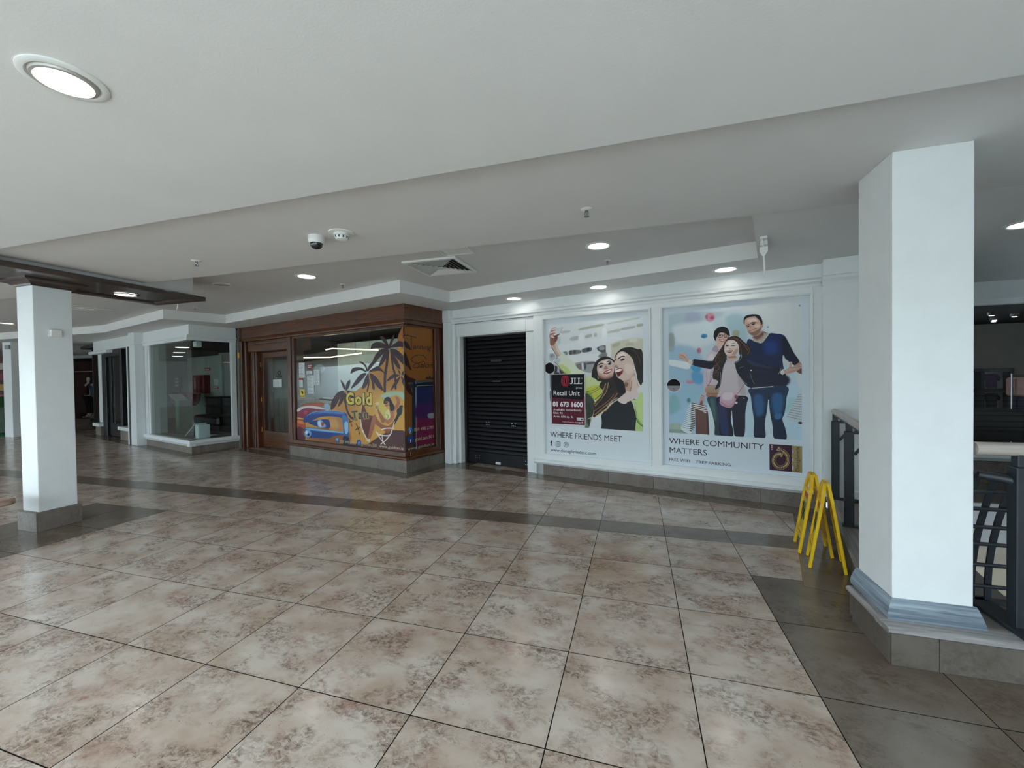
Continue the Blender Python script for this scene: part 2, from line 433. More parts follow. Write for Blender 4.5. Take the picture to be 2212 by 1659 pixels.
# ---------------------------------------------------------------- helpers for the shop row
ROOT = {}
def fthing(name, label, cat, s, d, z=0., group=None):
    o = thing(name, label, cat, FW(s, d, z), FANG, group); ROOT[o.name] = (s, d, z); return o
def fstruct(name, s, d, z=0., label=None):
    o = struct(name, None, None, FW(s, d, z), FANG, label); ROOT[o.name] = (s, d, z); return o
def fo(name, mb, m, root, smooth=False, label=None):
    s, d, z = ROOT[root.name]; return obj(name, mb, m, root, smooth, loc=(-s, -d, -z), label=label)
def ledge(z0, z1, d, out):
    """sill moulding profile (y, z): quarter-round nose under a flat top"""
    h = z1-z0
    return [(d+.06, z0), (d-out*.45, z0), (d-out*.62, z0+h*.18), (d-out, z0+h*.42), (d-out, z0+h*.72), (d-out*.8, z0+h*.9), (d-out*.45, z1), (d+.06, z1)]
def frame_bead(s0, s1, z0, z1, d, w, t):
    """raised rectangular bead round an opening, chamfered towards the glass"""
    m = MB()
    O = [(s0, z0), (s1, z0), (s1, z1), (s0, z1)]; M_ = [(s0+w*.5, z0+w*.5), (s1-w*.5, z0+w*.5), (s1-w*.5, z1-w*.5), (s0+w*.5, z1-w*.5)]
    I = [(s0+w, z0+w), (s1-w, z0+w), (s1-w, z1-w), (s0+w, z1-w)]
    V = [(x, d, z) for x, z in O]+[(x, d-t, z) for x, z in O]+[(x, d-t, z) for x, z in M_]+[(x, d-.1*t, z) for x, z in I]+[(x, d+.06, z) for x, z in I]
    F = []
    for r in range(4):
        for i in range(4): F.append((r*4+i, r*4+(i+1) % 4, r*4+4+(i+1) % 4, r*4+4+i))
    return m.add(V, F)

def room(nm, mb, m):
    """one inner wall, floor or ceiling of a shop"""
    n = len(mb.v); c = Vector(mb.v[0])
    o = struct(nm, mb, m, FW(0, 0), FANG); return o
# ---------------------------------------------------------------- white shop front (right)
wall_back = fstruct('wall_back', 0., .0)
W = lambda nm, mb, m=M_WHITE, **k: fo(nm, mb, m, wall_back, **k)
W('pilaster', MB().cbox(-1.735, -1.600, -.09, .12, 0, 2.43, .006))
W('pilaster_cap', MB().cbox(-1.745, -1.592, -.10, .12, 2.432, 2.638, .006))
W('door_jamb', MB().cbox(-1.598, -1.535, -.02, .16, 0, 2.40, .008).cbox(-1.533, -1.484, .05, .30, 0, 2.22, .006))
W('plinth_block', MB().cbox(-1.60, -1.53, -.03, .0, 0, .30, .004))
W('head_panel', MB().cbox(-1.533, -.012, .03, .30, 2.182, 2.40, .004).cbox(-1.533, -.15, .02, .03, 2.20, 2.38, .004))
W('door_jamb', MB().cbox(-.168, -.002, .05, .36, 0, 2.18, .006))
W('stile', MB().cbox(0, .145, 0, .30, 0, 2.43, .003))
W('mullion', MB().cbox(1.74, 1.85, 0, .08, .29, 2.355, .003))
W('stile', MB().cbox(3.445, 3.555, 0, .10, .17, 2.43, .003))
W('head_rail', MB().cbox(.145, 3.445, 0, .10, 2.352, 2.43, .003))
W('bottom_rail', MB().cbox(.145, 3.445, 0, .10, .20, .298, .003))
W('window_sill', MB().prof_x(ledge(.165, .235, 0, .05), -.002, 3.55))
W('cornice', MB().prof_x([(.1, 2.405), (-.012, 2.405), (-.02, 2.43), (-.045, 2.45), (-.05, 2.47), (-.02, 2.49), (-.004, 2.5), (.1, 2.5)], -1.6, 3.515))
W('fascia', MB().box(-1.6, 3.515, 0, .12, 2.5, 2.64))
W('wall_pier', MB().cbox(3.515, 4.42, -.2, .12, .2, 2.40, .004))
W('pier_moulding', MB().prof_x([(-.15, 2.37), (-.21, 2.37), (-.222, 2.40), (-.24, 2.43), (-.235, 2.46), (-.21, 2.47), (-.15, 2.47)], 3.507, 4.42))
W('pier_cap', MB().cbox(3.515, 4.42, -.205, .12, 2.47, 2.638, .004))
W('pier_skirting', MB().cbox(3.515, 4.42, -.215, -.2, .2, .29, .004))
W('return_wall', MB().box(4.3, 4.42, .12, 2.6, -.2, 2.64), M_WALL)
W('reveal_wall', MB().box(-1.74, -1.5, .12, .5, 0, 2.64), M_WALL)
bb = fstruct('baseboard_back', 1.7, 0.)
for a, b in ((.022, .555), (.555, 1.155), (1.155, 1.755), (1.755, 2.355), (2.355, 2.955), (2.955, 3.555)):
    fo('tile', MB().cbox(a+.0012, b-.0012, 0, .1, 0, .163, .0015), M_SKIRT, bb)
for i, (a, b) in enumerate(((.145, 1.74), (1.85, 3.445))):
    wn = fstruct('window_%d' % (i+1), a, 0., .3)
    fo('window_frame', frame_bead(a, b, .298, 2.352, 0., .028, .014), M_WHITE, wn)
    fo('pane', MB().box(a+.02, b-.02, .052, .058, .31, 2.34), M_CLEAR, wn)
W('backing_wall', MB().box(-1.74, 3.6, .37, .42, 0, 2.64), M_VOID)

# roller shutter
shutter = fstruct('door_1', -.83, .2)
M_SLAT = mat('black_shutter_lacquer', srgb(18, 18, 24), .5, spec=.3, vary=.1)
ns, z0, z1 = 28, .20, 2.182; h = (z1-z0)/ns
sl = MB().prof_x([(.235, 0), (.206, .002), (.2, .012), (.203, h*.5), (.212, h*.8), (.226, h-.004), (.235, h-.003)], -1.478, -.172).mesh('slat', M_SLAT, True)
for i in range(ns): s_ = obj('slat', sl, None, shutter, loc=(.83, -.2, z0+i*h))
bbz = fo('bottom_bar', MB().cbox(-1.478, -.172, .196, .235, .004, .2, .006), M_SLAT, shutter)
fo('guide_rail', MB().cbox(-1.484, -1.44, .15, .24, 0, 2.182, .004), M_BLACK, shutter)
fo('guide_rail', MB().cbox(-.212, -.168, .15, .24, 0, 2.182, .004), M_BLACK, shutter)
M_CHROME = mat('bright_screw_metal', srgb(190, 190, 196), .3, 1.)
M_LABEL = mat('pale_grey_label', srgb(206, 208, 214), .4)
def studs(s, z, dx, dz):
    m = MB()
    for a in (-1, 0, 1):
        for b in (-1, 1):
            if a == 0 and b == 1: continue
            m.box(s+a*dx-.006, s+a*dx+.006, .19, .2, z+b*dz-.006, z+b*dz+.006)
    return m
fo('rivets', studs(-1.24, .115, .036, .02), M_CHROME, shutter)
fo('rivets', studs(-.25, .1, .03, .025), M_CHROME, shutter)
fo('rivets', studs(-1.02, .70, .03, .018), M_CHROME, shutter)
fo('rivets', studs(-.50, .70, .03, .018), M_CHROME, shutter)
fo('pull_handle', MB().cbox(-.86, -.76, .178, .2, .02, .065, .006), M_LABEL, shutter, label='pale label plate on the bottom bar')
fo('letter_slot', MB().cbox(-.94, -.72, .19, .206, 1.735, 1.785, .006), M_BLACK, shutter)
fo('lock_bar', MB().cbox(-.90, -.75, .192, .204, 1.41, 1.418, .002), M_CHROME, shutter)

# ---------------------------------------------------------------- tanning shop front (brown wood)
G = -.94
wall_g = fstruct('wall_salon', -3.4, G)
g = lambda nm, mb, m=M_BROWN, **k: fo(nm, mb, m, wall_g, **k)
g('fascia', MB().cbox(-6.83, -1.735, G-.035, G+.08, 2.40, 2.645, .006).cbox(-1.83, -1.735, G+.08, -.04, 2.40, 2.645, .006))
g('fascia_moulding', MB().prof_x([(G+.05, 2.335), (G-.008, 2.335), (G-.014, 2.355), (G-.03, 2.38), (G-.045, 2.40), (G+.05, 2.40)], -6.82, -1.76)
  .cbox(-1.83, -1.752, G+.05, -.05, 2.335, 2.402, .008))
g('corner_stone', MB().cbox(-6.90, -6.82, G-.06, G+.08, 2.36, 2.645, .01), M_BROWNV)
g('window_post', MB().cbox(-5.055, -4.925, G-.01, G+.12, .21, 2.335, .008), M_BROWNV)
g('window_post', MB().cbox(-4.925, -4.85, G+.01, G+.10, .285, 2.335, .008), M_BROWNV)
g('head_rail', MB().cbox(-4.85, -1.80, G+.012, G+.09, 2.29, 2.335, .006).cbox(-1.85, -1.79, G+.09, -.2, 2.31, 2.335, .006))
g('bottom_rail', MB().cbox(-4.925, -1.80, G+.0, G+.10, .235, .32, .006).cbox(-1.88, -1.785, G+.1, -.14, .235, .32, .006))
g('side_post', MB().cbox(-1.88, -1.782, -.245, -.14, .285, 2.335, .006), M_BROWNV)
g('side_post', MB().cbox(-1.9, -1.79, -.14, -.03, .2, 2.40, .01), M_BROWNV)
g('window_sill', MB().prof_x(ledge(.195, .245, G, .035), -5.07, -1.742).cbox(-1.84, -1.738, G+.0, -.02, .195, .245, .012))
g('door_post', MB().cbox(-6.88, -6.78, G-.04, G+.12, 0, 2.36, .008), M_BROWNV)
g('door_post', MB().cbox(-6.78, -6.70, G, G+.5, 0, 2.335, .02).cbox(-6.70, -6.56, G+.10, G+.5, 0, 2.335, .012).cbox(-6.56, -6.50, G+.12, G+.5, 0, 2.335, .012), M_BROWNV)
g('door_panel_bead', MB().cbox(-6.69, -6.60, G+.09, G+.102, .1, 2.2, .006), M_BROWNV)
g('door_head', MB().cbox(-6.78, -5.05, G+.05, G+.5, 2.10, 2.335, .01).cbox(-6.7, -5.05, G+.04, G+.06, 2.25, 2.30, .008))
g('door_post', MB().cbox(-5.28, -5.05, G+.12, G+.34, 0, 2.2, .01), M_BROWNV)
base_g = fstruct('baseboard_salon', -3.4, G)
for k in range(5): fo('tile', MB().cbox(-5.03+k*.651+.001, -5.03+(k+1)*.651-.001, G, G+.1, 0, .197, .002), M_SKIRT, base_g)
for k in range(2): fo('tile', MB().cbox(-1.874, -1.775, G+.1+k*.41, G+.1+(k+1)*.41-.002, 0, .197, .002), M_SKIRT, base_g)
wn = fstruct('window_3', -3.4, G, .3)
fo('pane', MB().box(-4.86, -1.842, G+.04, G+.046, .31, 2.30), M_GLASS, wn)
fo('pane', MB().box(-1.842, -1.836, G+.04, -.235, .31, 2.318), M_GLASS, wn)
# room behind
M_CREAM = mat('cream_inner_wall', srgb(140, 138, 124), .7)
M_PALE = mat('pale_inner_partition', srgb(205, 214, 208), .6)
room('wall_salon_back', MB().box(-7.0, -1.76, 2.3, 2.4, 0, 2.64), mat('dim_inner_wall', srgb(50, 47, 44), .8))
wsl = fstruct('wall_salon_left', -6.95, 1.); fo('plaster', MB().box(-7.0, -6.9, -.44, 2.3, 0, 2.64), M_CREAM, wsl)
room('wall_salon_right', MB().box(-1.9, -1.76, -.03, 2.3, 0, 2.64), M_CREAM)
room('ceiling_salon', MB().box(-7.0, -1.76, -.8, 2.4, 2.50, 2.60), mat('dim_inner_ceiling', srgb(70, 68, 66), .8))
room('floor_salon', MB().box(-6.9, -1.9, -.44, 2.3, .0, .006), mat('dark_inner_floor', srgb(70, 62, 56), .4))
room('wall_partition', MB().box(-5.15, -1.9, .25, .31, 0, 2.28), M_PALE)
for k in range(9): fo('wall_board', MB().cbox(-6.895+0, -6.87, -.40+k*.13, -.275+k*.13, .1, 1.05, .006), mat('cream_matchboard', srgb(118, 106, 78), .6), wsl)
wsp = fstruct('wall_panelling', -6.0, .2)
fo('plaster', MB().box(-6.9, -5.15, .27, .31, 0, 2.3), MATS['dim_inner_wall'], wsp)
for k in range(12): fo('wall_board', MB().cbox(-6.88+k*.144, -6.74+k*.144, .25, .27, .1, 1.08, .006), MATS['cream_matchboard'], wsp)

# door leaf of the salon
DD = G+.22
door = fstruct('door_2', -6.5, DD)
dl = lambda nm, mb, m=M_BROWNV, **k: fo(nm, mb, m, door, **k)
dl('stile', MB().cbox(-6.498, -6.40, DD, DD+.045, .03, 2.09, .004))
dl('stile', MB().cbox(-5.39, -5.285, DD, DD+.045, .03, 2.09, .004))
dl('top_rail', MB().cbox(-6.40, -5.39, DD, DD+.045, 1.98, 2.09, .004), M_BROWN)
dl('bottom_rail', MB().cbox(-6.40, -5.39, DD, DD+.045, .03, .38, .004), M_BROWN)
dl('pane', MB().box(-6.40, -5.39, DD+.02, DD+.026, .38, 1.98), M_CLEAR)
M_BRASS = mat('brass', srgb(186, 142, 62), .3, 1.)
for z in (.35, 1.02, 1.78): dl('hinge', MB().cbox(-6.512, -6.478, DD-.012, DD, z, z+.10, .003), M_BRASS)

# ---------------------------------------------------------------- white corner shop window
H = -1.87
wall_w = fstruct('wall_corner', -8.2, H)
q = lambda nm, mb, m=M_WHITE, **k: fo(nm, mb, m, wall_w, **k)
q('fascia', MB().cbox(-9.5, -6.96, H-.01, H+.1, 2.43, 2.64, .004).cbox(-7.06, -6.96, H+.1, -1.0, 2.43, 2.64, .004))
q('cornice', MB().prof_x([(H+.1, 2.325), (H-.02, 2.325), (H-.03, 2.36), (H-.02, 2.375), (H-.045, 2.40), (H-.05, 2.43), (H+.1, 2.43)], -9.48, -6.95)
  .prof_y([(-7.06, 2.325), (-6.955, 2.325), (-6.945, 2.36), (-6.955, 2.375), (-6.93, 2.40), (-6.925, 2.43), (-7.06, 2.43)], H-.05, -1.0))
q('stile', MB().cbox(-9.42, -9.28, H, H+.12, .2, 2.33, .004).cbox(-9.28, -9.2, H+.02, H+.1, .28, 2.33, .004))
q('stile', MB().cbox(-7.05, -6.975, -1.10, -1.0, .2, 2.36, .004))
q('window_sill', MB().prof_x(ledge(.15, .27, H, .05), -9.47, -6.93).prof_y([(-7.05, .15), (-6.96, .15), (-6.94, .19), (-6.925, .21), (-6.925, .24), (-6.95, .27), (-7.05, .27)], H-.05, -.96))
base_w = fstruct('baseboard_corner', -8.2, H)
for k in range(4): fo('tile', MB().cbox(-9.42+k*.611, -9.42+(k+1)*.611-.002, H+.005, H+.1, 0, .15, .002), M_SKIRT, base_w)
for k in range(2): fo('tile', MB().cbox(-7.08, -6.978, H+.1+k*.4, H+.1+(k+1)*.4-.002, 0, .15, .002), M_SKIRT, base_w)
wn = fstruct('window_4', -8.2, H, .27)
fo('pane', MB().box(-9.2, -7.01, H+.05, H+.056, .272, 2.325), M_GLASS, wn)
fo('pane', MB().box(-7.01, -7.004, H+.056, -1.09, .272, 2.325), M_GLASS, wn)
q('pilaster', MB().cbox(-9.80, -9.44, H-.17, H+.2, 0, 2.36, .005))
q('pilaster_cap', MB().cbox(-9.81, -9.43, H-.18, H+.2, 2.362, 2.638, .005))
q('black_post', MB().cbox(-9.91, -9.805, H-.17, H-.02, 0, 2.33, .004), M_BLACK)
q('white_post', MB().cbox(-9.97, -9.912, H-.18, H+.0, 0, 2.33, .004))
room('floor_deck', MB().box(-9.28, -7.06, H+.06, H+1.1, .20, .255), mat('grey_display_deck', srgb(92, 88, 84), .4))
q('side_wall', MB().box(-9.42, -9.3, H+.12, -1.50, 0, 2.5), mat('green_grey_wall', srgb(176, 190, 184), .6))
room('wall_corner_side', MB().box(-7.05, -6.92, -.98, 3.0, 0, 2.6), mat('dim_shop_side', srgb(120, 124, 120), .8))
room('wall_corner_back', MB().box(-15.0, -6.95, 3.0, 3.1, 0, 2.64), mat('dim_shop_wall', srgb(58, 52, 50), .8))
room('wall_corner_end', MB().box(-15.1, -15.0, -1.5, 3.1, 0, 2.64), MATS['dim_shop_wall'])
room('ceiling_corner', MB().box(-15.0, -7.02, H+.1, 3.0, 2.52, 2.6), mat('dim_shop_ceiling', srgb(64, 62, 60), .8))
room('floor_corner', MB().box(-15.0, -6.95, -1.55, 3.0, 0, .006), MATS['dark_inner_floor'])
room('wall_store_panel', MB().box(-13.25, -10.75, .30, .36, 0, 2.26), mat('pale_store_panel', srgb(168, 178, 170), .6))

# ---------------------------------------------------------------- black door front and next unit on the far left
K = -1.74
wall_k = fstruct('wall_far', -11.5, K)
k_ = lambda nm, mb, m=M_WHITE, **kw: fo(nm, mb, m, wall_k, **kw)
k_('fascia', MB().cbox(-13.25, -9.93, K-.14, K+.1, 2.36, 2.64, .004))
k_('cornice', MB().cbox(-13.45, -11.95, K-.2, K+.1, 2.28, 2.36, .012))
k_('stile', MB().cbox(-13.25, -12.98, K-.05, K+.1, .36, 2.30, .004))
k_('window_sill', MB().cbox(-13.42, -12.9, K-.16, K+.1, .25, .34, .01).cbox(-11.32, -9.98, K-.16, K+.1, .25, .34, .01))
k_('base_stone', MB().cbox(-13.36, -12.9, K-.11, K+.1, 0, .25, .004).cbox(-11.30, -9.98, K-.11, K+.1, 0, .25, .004), M_SKIRT)
room('wall_far_side', MB().box(-13.25, -13.1, K+.1, 1.2, .34, 2.64), mat('dim_shop_side', srgb(120, 124, 120), .8))
wn = fstruct('window_5', -12.98, K, .34)
fo('pane', MB().box(-13.2, -12.8, K+.02, K+.03, .34, 2.28), M_CLEAR, wn)
fo('pane', MB().box(-11.3, -9.98, K+.02, K+.03, .34, 2.33), M_CLEAR, wn)
d3 = fstruct('door_3', -12.1, K)
e_ = lambda nm, mb, m=M_BLACK, **kw: fo(nm, mb, m, d3, **kw)
e_('post', MB().cbox(-12.88, -12.55, K-.06, K+.06, 0, 2.36, .012))
e_('post', MB().cbox(-11.45, -11.3, K-.06, K+.06, 0, 2.36, .012))
e_('head', MB().cbox(-12.55, -11.45, K-.06, K+.06, 2.18, 2.36, .012))
e_('stile', MB().cbox(-12.55, -12.35, K, K+.05, .02, 2.18, .006))
e_('stile', MB().cbox(-11.6, -11.45, K, K+.05, .02, 2.18, .006))
e_('bottom_rail', MB().cbox(-12.35, -11.6, K, K+.05, .02, .35, .006))
e_('pane', MB().box(-12.35, -11.6, K+.02, K+.026, .35, 2.18), M_CLEAR)

# ---------------------------------------------------------------- square columns and the low wall with a timber cap
pl = struct('column_left', None, None, (-5.84, 2.725, 0), 0, 'square white column on a grey stone base, under the dark wood canopy')
obj('shaft', MB().cbox(-.13, .125, -.145, .155, .188, 2.45, .004), M_WALL, pl)
for nm, a in (('tile', (-.15, .15, -.178, -.158)), ('tile', (-.15, .15, .158, .178)), ('tile', (.13, .152, -.158, .158)), ('tile', (-.152, -.13, -.158, .158))):
    obj(nm, MB().cbox(*a, 0, .188, .0015), M_SKIRT, pl)
obj('base_core', MB().box(-.13, .13, -.158, .158, 0, .188), M_SKIRT, pl)
pr = struct('column_right', None, None, (1.43, 2.78, .2), 0, 'large square white column on the low stone wall, with a blue-grey base moulding')
obj('shaft', MB().cbox(-.165, .165, -.17, .17, 0, 2.4, .004), M_WALL, pr)
cv = [(.034, 0), (.038, .012), (.036, .03), (.031, .05), (.023, .07), (.012, .088), (.003, .10)]
m = MB(); n_ = len(cv)  # front piece, mitred at the left corner, square at the right
m.add([(-.165-o, -.17-o, z) for o, z in cv]+[(.165+.022*(1-z/.1)+.012, -.17-o, z) for o, z in cv]+[(-.165, -.168, 0), (-.165, -.168, .10), (.175, -.168, 0), (.175, -.168, .10)],
      [(i, i+1, n_+i+1, n_+i) for i in range(n_-1)]+[tuple(range(n_, 2*n_))+(2*n_+3, 2*n_+2), (0, n_, 2*n_+2, 2*n_), (n_-1, 2*n_-1, 2*n_+3, 2*n_+1), tuple(range(n_))+(2*n_+1, 2*n_)])
obj('base_moulding', m, M_BLUEWOOD, pr, True)
m = MB()
m.add([(-.165-o, -.17-o, z) for o, z in cv]+[(-.165-o, .185, z) for o, z in cv]+[(-.163, -.17, 0), (-.163, -.17, .10), (-.163, .185, 0), (-.163, .185, .10)],
      [(i, i+1, n_+i+1, n_+i) for i in range(n_-1)]+[tuple(range(n_, 2*n_))+(2*n_+3, 2*n_+2), (0, n_, 2*n_+2, 2*n_), (n_-1, 2*n_-1, 2*n_+3, 2*n_+1), tuple(range(n_))+(2*n_+1, 2*n_)])
obj('base_moulding', m, M_BLUEWOODY, pr, True)
lw = struct('wall_low', None, None, (1.3, 2.6, 0), 0)
L_ = lambda nm, mb, m, **k: obj(nm, mb, m, lw, loc=(-1.3, -2.6, 0), **k)
L_('core', MB().box(1.24, 8.9, 2.53, 3.0, -3.2, .165).prism([(FW(3.58, -2.3).x, 2.6), (1.9, 2.6), (FW(4.1, .05).x, FW(4.1, .05).y), (FW(3.58, .05).x, FW(3.58, .05).y)], -.3, .165), M_LOWTILE)
xs = [1.215, 1.408, 1.723+.29, 2.61, 3.21, 3.81, 4.41]
for a, b in zip(xs[:-1], xs[1:]): L_('tile', MB().cbox(a+.001, b-.001, 2.514, 2.532, 0, .168, .0015), M_LOWTILE)
L_('tile', MB().cbox(1.215, 1.235, 2.534, 2.908, 0, .168, .0015), M_LOWTILE)
bull = lambda x, s: [(x, .168), (x-s*.018, .170), (x-s*.026, .178), (x-s*.026, .190), (x-s*.018, .199), (x, .202)]
m = MB()                                                  # cap board along the front, round-nosed
P = [(2.514+.10, .168)]+[(2.514-o, z) for o, z in ((0, .168), (.016, .170), (.025, .178), (.025, .191), (.016, .199), (0, .202))]+[(2.514+.10, .202)]
m.prof_x(P, 1.192, 8.9)
L_('cap_board', m, M_LIMED, smooth=True)
P = [(1.215+.10, .168)]+[(1.215-o, z) for o, z in ((0, .168), (.016, .170), (.0245, .178), (.0245, .191), (.016, .1985), (0, .2012))]+[(1.215+.10, .2012)]
L_('cap_board', MB().prof_y(P, 2.52, 2.93), M_LIMEDY, smooth=True)
L_('ledge_top', MB().box(1.30, 8.9, 2.60, 3.02, .165, .2).prism([(FW(3.62, -2.25).x, FW(3.62, -2.25).y), (1.95, 2.9), (FW(4.12, .1).x, FW(4.12, .1).y), (FW(3.62, .1).x, FW(3.62, .1).y)], .165, .1995), mat('grey_ledge_stone', srgb(112, 106, 104), .35))
lwb = fstruct('wall_low_side', 3.58, -1.1)
fo('cap_board', MB().prof_y([(3.66, .168), (3.56, .168), (3.545, .170), (3.533, .178), (3.533, .191), (3.545, .199), (3.56, .202), (3.66, .202)], -2.22, -.06), M_LIMEDY, lwb, True)
for k in range(4): fo('tile', MB().cbox(3.56, 3.58, -2.2+k*.535+.001, -2.2+(k+1)*.535-.001, 0, .168, .0015), M_LOWTILE, lwb)

# ---------------------------------------------------------------- stair void and the shop across it
wv = struct('wall_void', None, None, (4, 6.4, 0), 0)
V_ = lambda nm, mb, m, **k: obj(nm, mb, m, wv, loc=(-4, -6.4, 0), **k)
V_('landing_floor', MB().box(2.2, 9, 5.9, 12, -.3, .0), M_DARK)
V_('landing_edge', MB().box(2.2, 9, 5.86, 5.9, -.42, .01), mat('grey_edge_trim', srgb(150, 150, 150), .5))
V_('landing_fascia', MB().box(2.2, 9, 5.9, 6.0, -.72, -.3), mat('beige_void_paint', srgb(150, 140, 128), .6))
V_('lower_shop', MB().box(2.2, 9, 6.4, 6.5, -3.2, -.72), mat('brown_lower_wall', srgb(96, 72, 50), .6))
V_('lower_band', MB().box(2.2, 9, 6.36, 6.4, -1.5, -.75), mat('cream_lower_wall', srgb(168, 160, 142), .6))
V_('lower_floor', MB().box(1.5, 9, 2.6, 6.5, -3.3, -3.2), M_DARK)
S_ = 6.98
ws = struct('wall_store', None, None, (5, S_, 0), 0)
s_ = lambda nm, mb, m=M_WHITE, **k: obj(nm, mb, m, ws, loc=(-5, -S_, 0), **k)
s_('fascia', MB().box(3.4, 9, S_, S_+.15, 2.44, 2.64))
s_('cornice', MB().prof_x([(S_+.1, 2.34), (S_-.02, 2.34), (S_-.03, 2.37), (S_-.05, 2.41), (S_-.05, 2.44), (S_+.1, 2.44)], 3.4, 9))
s_('window_sill', MB().prof_x(ledge(.30, .40, S_, .06), 3.4, 9))
s_('base_stone', MB().box(3.4, 9, S_+.01, S_+.1, 0, .30), M_SKIRT)
s_('black_lining', MB().box(3.4, 9, S_+.12, S_+2.9, 2.345, 2.43), mat('black_shop_ceiling', srgb(10, 9, 10), .8))
s_('back_wall', MB().box(3.4, 9, S_+2.9, S_+3.0, .0, 2.5), mat('dim_cream_wall', srgb(150, 140, 126), .8))
s_('dark_counter', MB().cbox(4.0, 9, S_+1.2, S_+1.9, .4, .86, .01), mat('black_counter', srgb(22, 18, 17), .5))
wn = struct('window_6', None, None, (5, S_, .4), 0)
obj('pane', MB().box(-1.6, 4, .06, .066, 0, 1.95), M_CLEAR, wn)
# ---------------------------------------------------------------- ceiling fittings
def downlight(name, x, y, z, label, group, R=.135, r=.098, depth=.03):
    t = thing(name, label, 'ceiling light', (x, y, z), 0, group)
    obj('trim_ring', MB().lathe([(R, .0), (R, -.004), (R-.012, -.009), (r+.012, -.009), (r+.004, -.004), (r, .0), (r-.002, .002)], 40, cap=False), M_PLASTIC, t, True)
    obj('diffuser', MB().lathe([(r+.003, -.0015), (.06, -.0035), (.0001, -.0045)], 32, cap=False), M_LAMP, t, True)
    return t
big = thing('downlight', 'large round downlight in the near ceiling, the biggest and closest lamp', 'ceiling light', (-1.85, .93, 2.5))
obj('trim_ring', MB().lathe([(.112, 0), (.112, -.004), (.104, -.008), (.092, -.008), (.086, -.003), (.084, .0)], 48, cap=False), M_PLASTIC, big, True)
obj('lamp_rim', MB().lathe([(.086, -.003), (.082, -.012), (.074, -.014), (.070, -.008)], 48, cap=False), mat('satin_grey_rim', srgb(176, 174, 168), .3, .3), big, True)
obj('diffuser', MB().lathe([(.072, -.006), (.04, -.011), (.0001, -.012)], 40, cap=False), M_LAMP, big, True)
GD = 'round downlights'
d0 = downlight('downlight', -.36, 4.354, 2.81, 'lit round downlight in the raised ceiling panel, beside the right-hand sprinkler', GD)
def dlt(x, y, z, label): dup(d0, (x, y, z), None, label, GD)
dlt(-4.06, 4.381, 2.81, 'lit round downlight in the raised ceiling panel above the tanning shop')
dlt(-1.727, 5.909, 2.64, 'lit downlight in the low soffit above the black roller shutter')
dlt(-.463, 5.541, 2.64, 'lit downlight in the low soffit above the poster of two women')
dlt(.959, 5.115, 2.64, 'lit downlight in the low soffit above the family poster')
dlt(2.99, 4.36, 2.64, 'lit downlight in the dark ceiling behind the large right column')
dlt(-13.2, 5.54, 2.81, 'lit downlight far off, left of the white column under the canopy')
dlt(-17.0, 5.1, 2.81, 'small distant lit downlight at the left edge, beyond the far column')
# unlit ceiling disc
t = thing('ceiling_speaker', 'unlit flat white disc in the raised ceiling beside the dark wood canopy', 'speaker', (-5.455, 4.349, 2.81))
obj('rim', MB().lathe([(.115, 0), (.115, -.008), (.10, -.014), (.092, -.008)], 36, cap=False), M_PLASTIC, t, True)
obj('grille', MB().lathe([(.094, -.006), (.05, -.010), (.0001, -.011)], 36, cap=False), mat('dim_white_grille', srgb(196, 196, 192), .5), t, True)
# sprinklers
def sprinkler(x, y, z, label):
    t = thing('sprinkler', label, 'sprinkler', (x, y, z), 0, 'ceiling sprinklers')
    obj('escutcheon', MB().lathe([(.040, 0), (.040, -.003), (.028, -.008), (.012, -.009)], 24, cap=True), M_PLASTIC, t, True)
    obj('nozzle', MB().lathe([(.011, -.008), (.011, -.02), (.007, -.023), (.004, -.035), (.004, -.045)], 12), mat('steel', srgb(150, 150, 150), .3, 1.), t, True)
    obj('yoke', MB().tube([(-.010, 0, -.018), (-.013, 0, -.032), (-.006, 0, -.050)], .003, 6).tube([(.010, 0, -.018), (.013, 0, -.032), (.006, 0, -.050)], .003, 6), MATS['steel'], t)
    obj('deflector', MB().lathe([(.018, -.050), (.018, -.052), (.002, -.054)], 16), MATS['steel'], t)
sprinkler(-3.923, 2.879, 2.6, 'sprinkler head on the ceiling beam near the dark wood canopy')
sprinkler(-.312, 2.849, 2.6, 'sprinkler head on the ceiling beam in mid span, the largest one')
sprinkler(-3.931, 4.906, 2.81, 'tiny sprinkler in the raised ceiling above the tanning shop window')
sprinkler(-.308, 4.922, 2.81, 'small sprinkler in the raised ceiling below the lit downlight')
sprinkler(-7.547, 5.494, 2.81, 'tiny sprinkler beyond the end of the dark wood canopy')
# dome camera, smoke detector
t = thing('dome_camera', 'white dome security camera with dark bubble on the ceiling beam', 'camera', (-2.40, 2.70, 2.6))
obj('housing', MB().lathe([(.058, 0), (.060, -.02), (.058, -.045), (.050, -.056)], 32), M_PLASTIC, t, True)
obj('bubble', MB().lathe([(.047, -.054), (.046, -.066), (.040, -.082), (.028, -.094), (.012, -.100), (.0001, -.101)], 32), mat('dark_smoked_dome', srgb(14, 16, 20), .08, spec=.8), t, True)
t = thing('smoke_detector', 'white smoke detector on a wide plate beside the dome camera', 'smoke detector', (-2.165, 2.70, 2.6))
obj('plate', MB().lathe([(.095, 0), (.095, -.005), (.085, -.008)], 36), M_PLASTIC, t, True)
obj('base', MB().lathe([(.056, -.008), (.056, -.022), (.050, -.026)], 28), M_PLASTIC, t, True)
obj('sensor_head', MB().lathe([(.050, -.024), (.050, -.038), (.040, -.052), (.024, -.056)], 28), M_PLASTIC, t, True)
m = MB()
for k in range(10):
    a = 2*PI*k/10; m.bar((.051*math.cos(a), .051*math.sin(a), -.028), (.046*math.cos(a), .046*math.sin(a), -.044), .010, .004)
obj('vent_slot', m, mat('dark_slot', srgb(52, 52, 50), .7), t)
